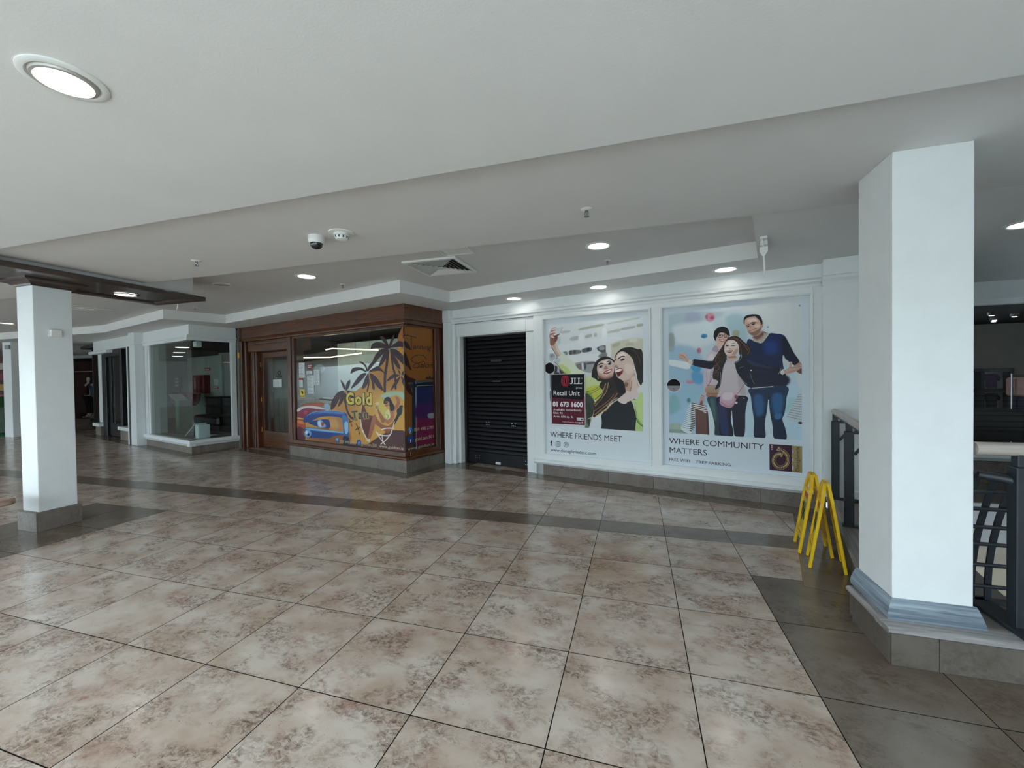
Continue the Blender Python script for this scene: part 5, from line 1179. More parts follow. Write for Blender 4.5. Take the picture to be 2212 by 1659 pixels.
ART['family'] = '''P|cbd9e0|bcd5e4|1|1.8|0|49 43 430 50 950 37 948 794 49 793
P|b0c6cf||0.8|13.4|1|49 43 430 52 424 85 237 108 48 164
P|aab2cc||0.7|13.4|1|185 49 284 51 284 127 191 133
P|d9e5ec||1|17.8|1|89 116 257 104 379 117 385 235 170 248 95 178
P|dde3e4||1|17.8|1|552 50 950 36 949 406 780 253 696 96
P|d9dfe2||1|13.4|1|889 31 950 36 949 494 919 445
P|a2c4cd||0.8|13.4|1|467 91 587 88 610 245 527 215
P|a3a893||1|6.2|1|518 173 557 172 559 201 521 204
P|9fa7a8||1|7.1|1|48 170 91 172 94 267 47 271
P|aeb09c||1|3.6|1|53 249 91 251 87 267 52 269
P|cd9aac||1|3.6|1|395 83 393 93 385 101 374 107 361 108 347 105 336 98 329 89 326 78 329 68 336 60 348 55 361 54 374 57 386 64 393 73
P|b0587a||1|3.6|1|390 85 388 89 385 93 381 95 375 95 369 94 364 91 361 87 359 83 361 79 364 76 369 74 375 73 381 75 385 77 389 81
P|b9677f||1|3.6|1|326 75 342 63 341 93
P|4a93bd||1|3.6|1|341 193 340 198 335 201 327 204 318 205 309 203 302 200 297 196 295 191 297 186 302 182 310 179 318 179 327 180 335 183 340 188
P|3d84b0||1|2.7|1|327 196 326 199 323 201 318 202 312 203 306 202 301 200 298 198 296 195 298 192 301 189 306 188 312 188 318 189 323 191 326 193
P|c97f90||1|4.5|1|296 280 295 287 291 293 286 297 278 298 272 297 267 293 263 286 262 279 263 272 267 267 273 263 279 261 286 263 291 267 295 273
P|b8506a||1|2.2|1|282 283 282 286 280 288 277 290 274 290 271 289 269 288 267 285 266 282 267 279 269 277 271 275 275 275 277 275 280 277 282 280
P|8aa7b8||1|2.7|1|752 163 752 165 750 167 749 168 746 169 743 168 741 167 740 165 739 162 740 160 741 158 743 157 746 157 749 157 750 159 752 161
P|7f93b0||1|2.2|1|943 58 943 60 942 61 940 62 938 62 936 62 934 60 934 59 933 57 934 55 934 54 936 53 938 52 940 53 942 54 943 56
P|98bdd6||0.75|17.8|1|52 277 302 319 311 766 51 778
P|56a4d2||1|3.6|1|217 372 288 379 281 411 239 406
P|4f9bd0||0.8|8.9|1|228 410 300 422 300 482 235 471
P|c08aa0||1|4.5|1|188 463 235 466 235 479 188 479
P|e3ecf0||1|1.3|1|49 330 128 337 208 352 217 377 192 391 121 378 50 360
P|7fb0b4||0.7|13.4|1|53 578 98 549 139 633 52 675
P|9cc3d8||1|13.4|1|133 527 280 526 260 603 167 610
P|54839a||1|6.2|1|215 585 214 590 211 595 206 598 201 600 197 598 192 595 189 591 188 585 189 580 192 575 197 572 202 570 207 571 212 575 214 579
P|a8b7ab||1|6.2|1|50 743 138 734 225 790 49 793
P|8fa396||1|3.6|1|49 772 165 773 219 789 49 793
P|d2dfe6||1|2.7|1|338 629 376 628 394 790 348 791
P|bfdbe9||1|4.5|1|855 514 949 533 948 793 854 793
P|a2ccd2||0.8|13.4|1|860 568 918 573 907 642 855 653
P|cfe0ea||1|1.8|1|725 621 772 620 783 794 724 795
P|c8d2d6||1|0.9|1|934 538 949 534 949 699 931 696 857 669
S|8797a3|3.12|1|0.4|0|929 545 940 542 949 543
S|8797a3|3.12|1|0.4|0|922 557 940 556 949 556
S|8797a3|3.12|1|0.4|0|915 569 940 569 949 570
S|8797a3|3.12|1|0.4|0|909 581 940 583 949 584
S|8797a3|3.12|1|0.4|0|902 593 940 597 949 598
S|8797a3|3.12|1|0.4|0|895 605 940 610 949 611
S|8797a3|3.12|1|0.4|0|887 617 939 624 949 625
S|8797a3|3.12|1|0.4|0|880 629 939 638 949 639
S|8797a3|3.12|1|0.4|0|874 641 939 652 949 653
S|8797a3|3.12|1|0.4|0|867 653 939 666 949 666
S|8797a3|3.12|1|0.4|0|860 666 939 679 949 680
P|272e35||1|0.4|1|929 694 949 694 949 705 929 703
P|d9cbd7|cdbccb|1|0.9|1|314 548 316 417 334 320 376 280 397 249 429 259 466 281 468 496 339 493 331 548
P|b5a4b4||1|2.2|1|374 278 397 251 428 274 423 296 391 289
P|e6dce6||1|6.2|1|340 331 378 300 390 364 346 412
S|a393a6|2.67|1|1.3|1|365 396 358 467 339 496
S|b6a6b8|2.67|1|1.8|1|330 412 336 471 325 537
S|7a6f84|2.23|1|0.4|1|365 412 381 416
S|7a6f84|2.23|1|0.4|1|365 429 381 432
S|7a6f84|2.23|1|0.4|1|365 442 381 446
S|3c2a30|2.67|1|0.0|1|339 492 415 492
P|bba38c|a98c75|1|0.0|1|334 497 417 495 417 541 331 539
P|a9765e||1|0.4|1|335 541 417 543 417 568 343 566
S|6a4a3c|1.78|1|0.0|1|336 540 415 542
S|6e3f46|2.23|1|0.0|1|371 450 345 493
P|caa197||1|0.4|1|286 576 293 550 314 550 315 583 304 616 286 611 277 598
P|8a5058||1|1.8|1|291 589 302 586 304 616 285 611
S|c9bcc8|5.35|1|0.0|1|289 547 316 550
S|33323a|1.78|1|0.0|1|295 554 316 558
P|33505a|263840|1|0.4|1|336 568 417 570 426 654 433 789 390 792 389 736 370 656
P|4a6a74||1|5.3|1|358 580 389 591 397 709 382 682
P|1a171c||1|0.4|1|385 193 392 166 418 147 454 143 483 156 495 182 492 204 429 195 407 209 400 226 388 208
P|dcbcae||1|0.4|1|403 201 414 183 442 177 484 187 492 213 484 240 460 260 438 257 423 279 412 258 406 228
P|1a171c||1|0.4|1|398 193 423 170 473 173 493 193 491 198 454 179 423 181 404 209
S|15131a|2.67|1|0.0|0|409 187 444 187 446 204 423 205 412 198 409 187
S|15131a|2.67|1|0.0|0|457 190 491 194 489 209 461 207 457 190
S|15131a|2.23|1|0.0|1|444 192 458 195
P|4a3028||1|0.9|1|422 192 437 192 437 198 424 199
P|4a3028||1|0.9|1|465 197 480 198 478 203 466 202
P|b0404e||1|0.4|1|421 216 451 220 472 217 460 229 435 230
P|f6f2f0||1|0.2|1|426 219 451 222 468 219 457 226 437 226
S|c08878|1.78|1|0.9|1|446 203 453 214 442 215
P|d3e0e8||1|0.4|1|197 627 224 618 224 784 143 767 165 717
S|74879a|2.67|1|0.4|0|201 626 211 632 223 632
S|74879a|2.67|1|0.4|0|197 638 208 644 223 643
S|74879a|2.67|1|0.4|0|192 649 206 655 223 655
S|74879a|2.67|1|0.4|0|188 660 205 667 223 667
S|74879a|2.67|1|0.4|0|183 671 203 679 223 678
S|74879a|2.67|1|0.4|0|179 683 200 690 223 690
S|74879a|2.67|1|0.4|0|174 694 198 702 222 701
S|74879a|2.67|1|0.4|0|170 705 196 714 222 713
S|74879a|2.67|1|0.4|0|165 717 194 726 222 725
S|74879a|2.67|1|0.4|0|160 728 192 737 222 736
S|74879a|2.67|1|0.4|0|156 739 190 749 222 748
S|74879a|2.67|1|0.4|0|151 751 188 761 222 760
P|e8e2da|dcd6cf|1|0.4|0|223 597 332 615 332 651 344 656 343 670 260 653 250 642 244 736 222 783 206 774 218 715
S|15141a|4.01|1|0.2|0|224 601 273 608 332 619
S|15141a|4.01|1|0.2|0|224 613 273 621 332 630
S|15141a|4.01|1|0.2|0|224 624 273 633 332 641
S|15141a|4.01|1|0.2|0|224 635 273 645 332 652
S|15141a|4.01|1|0.2|0|224 646 273 657 332 663
S|15141a|4.46|1|0.2|0|220 638 246 641
S|15141a|4.46|1|0.2|0|220 650 246 652
S|15141a|4.46|1|0.2|0|220 661 246 663
S|15141a|4.46|1|0.2|0|220 671 246 674
S|15141a|4.46|1|0.2|0|220 683 246 685
S|15141a|4.46|1|0.2|0|219 694 246 696
S|15141a|4.46|1|0.2|0|219 705 246 707
S|15141a|4.46|1|0.2|0|219 716 246 718
S|15141a|4.46|1|0.2|0|219 727 246 730
S|15141a|4.46|1|0.2|0|216 738 246 740
S|15141a|4.46|1|0.2|0|212 749 238 752
S|15141a|4.46|1|0.2|0|209 761 230 763
S|15141a|4.46|1|0.2|0|206 772 221 775
P|6d5144|674540|1|0.2|0|249 635 260 637 339 666 349 791 252 791
P|4c3330||1|1.3|1|331 657 343 668 349 791 336 791
S|b09068|2.23|1|0.0|1|252 635 279 643 299 649
S|2c2020|1.78|1|0.0|1|252 638 253 791
P|1d2a56|1b2340|1|0.4|1|610 246 648 229 704 252 752 201 796 202 832 209 856 229 887 287 905 317 936 364 911 383 882 366 845 334 835 347 841 394 855 437 856 495 773 505 643 510 608 442
P|24418a||0.8|17.8|1|724 250 796 243 801 314 735 316
P|151b34||1|4.5|1|835 215 861 239 905 319 935 364 911 381 848 340 834 295
P|181d36||1|8.9|1|638 421 850 434 855 494 643 509
P|cfd6d8||1|0.4|1|836 331 845 329 855 355 879 368 873 383 855 380 839 372
P|b3907f||1|0.4|1|650 212 702 183 722 189 724 220 690 237 657 228
P|7a5c50||1|2.7|1|650 211 685 207 713 189 719 204 679 228
P|b7aea4||1|0.4|1|646 227 662 233 690 234 718 217 727 190 752 202 730 231 706 251 656 239
S|dcd8d0|2.23|1|0.0|1|690 238 704 249 747 205
S|3a3532|3.57|1|0.0|1|722 188 732 195
P|262021||1|0.4|1|592 135 592 104 610 87 651 84 686 90 705 110 713 138 702 147 695 118 668 102 633 103 601 111 599 131
P|cba696||1|0.4|1|596 131 602 108 633 98 668 97 695 116 705 143 703 173 680 200 654 206 633 197 616 176 601 149
P|e6d0c6||1|5.3|1|610 116 657 106 680 121 633 128
P|e0c4b6||1|3.6|1|662 145 691 141 691 159 668 161
P|8e6d60||1|3.1|1|617 177 639 187 673 178 696 165 704 152 703 174 680 201 654 207 633 197
P|c2927f||1|0.9|1|701 138 716 135 714 161 703 164
P|221d1d||1|0.9|1|668 98 695 110 711 138 702 146 695 123
S|36251f|3.12|1|0.4|1|610 147 619 141 628 141
S|36251f|3.57|1|0.4|1|637 135 651 130 667 132
P|3a2a26||1|0.9|1|613 151 625 147 626 154 616 156
P|33241f||1|0.9|1|642 140 657 135 664 139 655 144
S|a07362|2.23|1|0.9|1|631 144 635 159 628 164
S|7a4238|3.12|1|0.7|1|630 177 648 175 671 167
S|f0e6e0|1.34|1|0.2|1|638 177 653 175 665 171
P|b79285||1|0.4|1|898 391 935 367 949 378 949 430 934 421 903 398
P|6a4a42||1|2.2|1|919 415 948 397 949 430
P|1d3656|16243a|1|0.4|1|633 510 855 495 857 568 847 643 833 684 850 733 855 793 783 793 772 721 757 646 748 571 736 646 724 713 725 792 657 792 655 700 644 623 635 556
P|2e5f90||1|10.7|1|779 539 833 544 833 634 789 660 767 595
P|2c5a88||1|11.6|1|655 555 711 555 716 647 671 668
P|3a6c98||1|6.2|1|783 660 828 649 822 679 794 685
S|101c30|2.23|1|0.9|1|747 524 749 575
S|cfe0e8|2.67|1|0.0|1|745 575 749 581 750 575
S|13253f|2.23|1|0.9|1|643 525 723 519 779 524
S|13253f|2.23|1|0.9|1|655 537 711 534
S|13253f|2.23|1|0.9|1|773 534 844 524
S|13253f|2.23|1|0.9|1|794 685 833 689
S|13253f|2.23|1|0.9|1|665 710 716 698
S|13253f|2.23|1|0.9|1|789 721 838 709
S|dcdde0|4.01|1|0.4|1|644 509 712 504 777 499
P|33241f||1|0.4|1|459 241 484 213 521 202 557 209 591 239 633 267 637 298 621 324 586 321 562 311 558 264 539 234 498 224 473 250 458 286 480 324 473 345 448 368 429 402 423 464 397 456 377 440 385 386 375 353 403 311 430 280
S|6a4a3c|3.57|1|0.7|1|491 213 539 221 568 264 574 306
S|7a5c4c|3.57|1|0.7|1|521 207 574 238 615 287
S|6b5044|3.57|1|0.7|1|586 249 627 282 615 313
S|2a1d1a|3.57|1|0.7|1|597 266 603 297 580 306
S|6d5244|3.57|1|0.7|1|423 301 397 343 409 365 390 386
S|725848|3.57|1|0.7|1|390 375 415 370 422 392 396 407
S|6a5042|3.57|1|0.7|1|390 418 415 413 415 435
S|5e4638|3.57|1|0.7|1|428 344 415 365 428 387
S|241a18|3.57|1|0.7|1|390 442 381 448 390 456 403 451 396 442
S|4c372e|3.57|1|0.7|1|435 280 422 328 441 355
P|e6d0c6||1|0.4|1|459 266 471 235 502 222 539 235 555 264 553 296 533 318 503 326 479 315 463 294
P|f2e6df||1|4.5|1|484 234 527 234 538 258 490 256
P|f3e2dc||1|2.7|1|472 276 490 271 490 287 475 289
P|c7a294||1|3.6|1|532 284 553 279 550 297 532 317 502 325
S|4a342a|2.23|1|0.4|1|468 249 481 245 490 248
S|4a342a|2.23|1|0.4|1|507 248 520 244 536 248
P|2d211f||1|0.4|1|469 257 479 253 490 257 480 261
P|2d211f||1|0.4|1|507 258 519 254 535 258 520 261
S|c29a8c|2.23|1|0.7|1|490 272 497 277 506 273
P|6a2028||1|0.4|1|474 288 490 285 516 285 509 296 490 299
P|faf6f4||1|0.2|1|478 288 496 287 513 286 507 292 487 293
P|d9bcae||1|0.4|1|480 316 532 317 553 336 527 347 482 343
P|a98474||1|2.7|1|484 324 532 319 538 331 490 330
P|d6ced3|cfc2c8|1|0.4|1|470 341 526 345 553 334 532 368 543 416 586 474 609 552 421 564 421 527 441 440 454 378
P|bcb0b8||1|6.2|1|549 431 585 478 602 545 567 546
S|b4a8b0|1.78|1|0.4|1|477 347 502 350 525 348
P|1e2338|161a2a|1|0.4|1|379 349 340 344 250 332 226 352 230 365 301 384 375 392
P|1a1e30||1|0.4|1|453 352 473 346 454 382 441 440 430 493 403 516 394 510 420 462 429 402
S|b9a8a4|1.78|1|0.0|1|470 349 450 387 440 440
S|c9bcb8|1.78|1|0.0|1|432 413 435 456 427 488
P|0f1116||1|0.2|1|226 352 239 332 253 333 241 366
S|d6d6d2|1.78|1|0.0|1|242 333 233 353 235 362
P|1d2236|171b2c|1|0.4|1|531 360 553 347 577 314 609 329 644 345 723 372 835 397 832 410 819 430 801 427 723 408 655 407 666 490 644 507 608 495 573 457 545 416
P|2a3352||1|3.6|1|609 338 667 360 779 393 723 392 632 370
P|0f121c||1|0.4|1|527 361 553 348 571 311 580 321 565 348 538 368
S|d8c4b8|2.01|1|0.0|1|531 363 559 348 576 328 573 311
S|d9cdc4|1.78|1|0.0|1|532 373 543 415 585 467 611 486
S|8c92a4|1.78|1|0.0|1|559 392 592 380
S|a4a8b4|1.34|1|0.2|1|632 424 643 458 660 486
P|f2f2f2||1|0.0|1|642 406 642 408 641 409 639 410 638 410 636 410 635 409 633 408 633 406 633 405 635 403 636 402 638 402 640 402 641 403 642 405
P|0f1116||1|0.2|1|803 428 821 397 835 399 816 432
S|dcdcd8|1.78|1|0.0|1|826 398 811 430
P|d9c8ca||1|0.4|1|194 330 230 340 226 362 199 352
P|cba99e||1|0.4|1|197 349 169 338 143 326 129 319 129 300 147 290 176 293 200 328
S|7f5e56|1.78|1|0.4|1|132 300 162 308 183 321
S|8f6c62|1.34|1|0.4|1|131 320 162 322
S|f0e0da|1.78|1|0.4|1|149 292 169 298 189 321
P|d9d2d6||1|0.4|1|823 414 841 401 851 419 839 433 824 428
P|c9a79a||1|0.4|1|844 410 871 395 879 364 893 366 891 390 919 386 946 381 948 397 903 421 855 430
S|7d5c52|1.78|1|0.4|1|882 395 909 396 945 389
S|8d6a60|1.78|1|0.4|1|871 420 909 410 940 401
P|1a1d32|161a2a|1|0.4|1|414 563 602 556 609 598 599 650 590 787 528 790 516 731 509 647 503 705 518 789 429 791 419 681 409 622
P|27305a||1|7.1|1|414 579 464 600 487 780 437 782
S|cfe0e8|3.57|1|0.4|1|507 644 512 705 521 786
P|d0d0d0||1|0.0|1|594 568 594 569 593 570 592 570 590 571 588 570 587 570 586 569 586 568 586 566 587 565 588 565 590 564 592 565 593 565 594 566
S|0d0f16|5.35|1|0.0|1|549 562 602 557
S|a5767f|3.57|1|0.4|1|539 549 567 520 590 486
P|d2b8c4|c8a4b4|1|0.4|1|449 528 489 528 537 533 544 552 525 599 495 620 439 609 426 574
P|e2d2da||1|5.3|1|455 536 519 538 500 578 445 574
S|a87080|2.67|1|0.4|1|428 590 464 609 495 616 525 588 540 556
P|c99aa6||1|0.9|1|428 593 495 618 543 555 525 605 495 626 440 613
P|e0d6d4||1|0.2|1|531 591 547 589 545 600 532 601
P|8a4a58||1|1.8|1|531 549 554 556 543 572 529 567
P|d4dfe8||1|0.0|0|-31 793 49 793 948 794 1021 794 1021 862 -32 885
P|d4dfe8||0.999|0.0|0|950 36 1010 32 1008 799 948 794
P|d4dfe8||1|0.0|0|-23 6 50 11 49 795 -31 799
P|3f1f30||1|0.0|0|752 826 893 826 891 973 753 974
P|3a1a28||0.5|0.0|0|758 896 889 894 888 972 758 973
P|a3925f|948555|1|0.0|0|893 827 950 827 950 974 891 973 896 963 900 952 897 940 889 930 889 924 897 914 900 906 897 897 889 888 889 882 897 871 900 860 897 848 890 837
S|b59a86|1.78|1|0.0|1|893 827 890 837 897 848 900 860 897 871 889 882 889 888 897 897 900 906 897 914 889 924 889 930 897 940 900 952 896 963 891 973
S|b6a27e|2.18|1|0.0|1|826 871 805 871 783 885 770 906 769 924 776 945 795 961 819 965 846 957 866 938 876 915 876 895 868 875 851 859 832 849 819 845
S|a98f74|1.98|1|0.0|1|819 885 808 888 795 900 792 915 795 931 808 942 823 943 839 937 851 923 855 903 849 884 840 876
S|b5a068|8.32|1|0.0|1|823 878 808 879 791 888 779 906 777 922 783 937 798 951 819 955 842 947 859 932 865 913 863 891 853 875 837 863 820 856 806 852
P|b1917f||1|0.0|1|817 845 817 848 815 851 814 853 810 853 808 853 806 851 804 849 804 846 804 843 806 841 808 839 811 838 814 839 815 840 817 843
P|b1917f||1|0.0|1|794 858 806 849 814 852 820 860 812 863 801 861
P|b5a068||1|0.0|1|833 890 832 891 831 893 828 894 826 895 823 895 821 894 819 892 819 891 819 889 821 887 823 886 826 885 828 885 831 886 832 888
S|b5a068|3.37|1|0.0|1|826 889 833 880 837 872
P|1c1418||1|0.0|1|785 905 784 906 783 907 783 907 781 908 780 908 779 907 778 906 778 906 778 905 779 904 780 903 781 903 783 903 783 904 784 904
P|1c1418||1|0.0|1|783 916 783 917 783 917 781 918 780 918 779 918 778 918 777 917 777 916 777 915 778 915 779 914 780 914 781 914 783 914 783 915
P|1c1418||1|0.0|1|783 926 783 926 783 927 781 928 780 928 779 928 778 928 777 927 777 926 777 925 778 924 779 924 780 923 781 924 783 924 783 925
P|1c1418||1|0.0|1|810 952 809 953 808 954 808 954 806 955 805 955 804 954 803 953 803 953 803 952 804 951 805 950 806 950 808 950 808 951 809 951
P|1c1418||1|0.0|1|822 953 822 954 821 955 820 955 819 956 817 956 817 955 816 954 815 954 816 953 817 952 817 951 819 951 820 951 821 952 822 952
P|1c1418||1|0.0|1|835 951 835 952 834 953 833 953 832 953 831 953 830 953 829 952 829 951 829 951 830 950 831 949 832 949 833 949 834 949 835 950
P|1c1418||1|0.0|1|866 889 866 890 865 890 864 891 862 891 861 891 860 891 860 890 859 889 860 888 860 887 861 887 862 887 864 887 865 887 866 888
P|1c1418||1|0.0|1|868 898 868 899 867 900 866 900 864 900 863 900 862 900 862 899 861 898 862 897 862 897 863 896 864 896 866 896 867 896 868 897
P|1c1418||1|0.0|1|868 908 868 909 868 909 866 910 865 910 864 910 863 910 862 909 862 908 862 907 863 907 864 906 865 906 866 906 868 906 868 907
P|1c1418||1|0.0|1|866 918 866 919 865 920 864 920 863 920 862 920 860 920 860 919 860 918 860 918 860 917 862 916 863 916 864 916 865 916 866 917
P|1c1418||1|0.0|1|815 855 815 856 814 856 814 857 812 857 811 857 810 857 809 856 809 855 809 854 810 853 811 853 812 853 814 853 814 853 815 854
P|1c1418||1|0.0|1|824 857 824 858 823 858 823 859 821 859 820 859 819 859 818 858 818 857 818 856 819 855 820 855 821 855 823 855 823 855 824 856
P|cdaab6||1|0.0|1|773 835 772 837 772 838 770 839 768 839 766 839 765 838 763 837 763 836 763 835 765 833 766 832 768 832 770 832 772 833 772 834
P|cdaab6||1|0.0|1|773 845 772 846 772 847 770 848 768 849 766 848 764 848 763 847 763 845 763 844 765 843 766 842 768 842 770 842 772 842 772 843
P|cdaab6||1|0.0|1|773 855 772 856 771 857 770 858 768 858 766 858 764 858 763 857 763 855 763 854 764 853 766 852 768 851 770 851 771 852 772 853'''
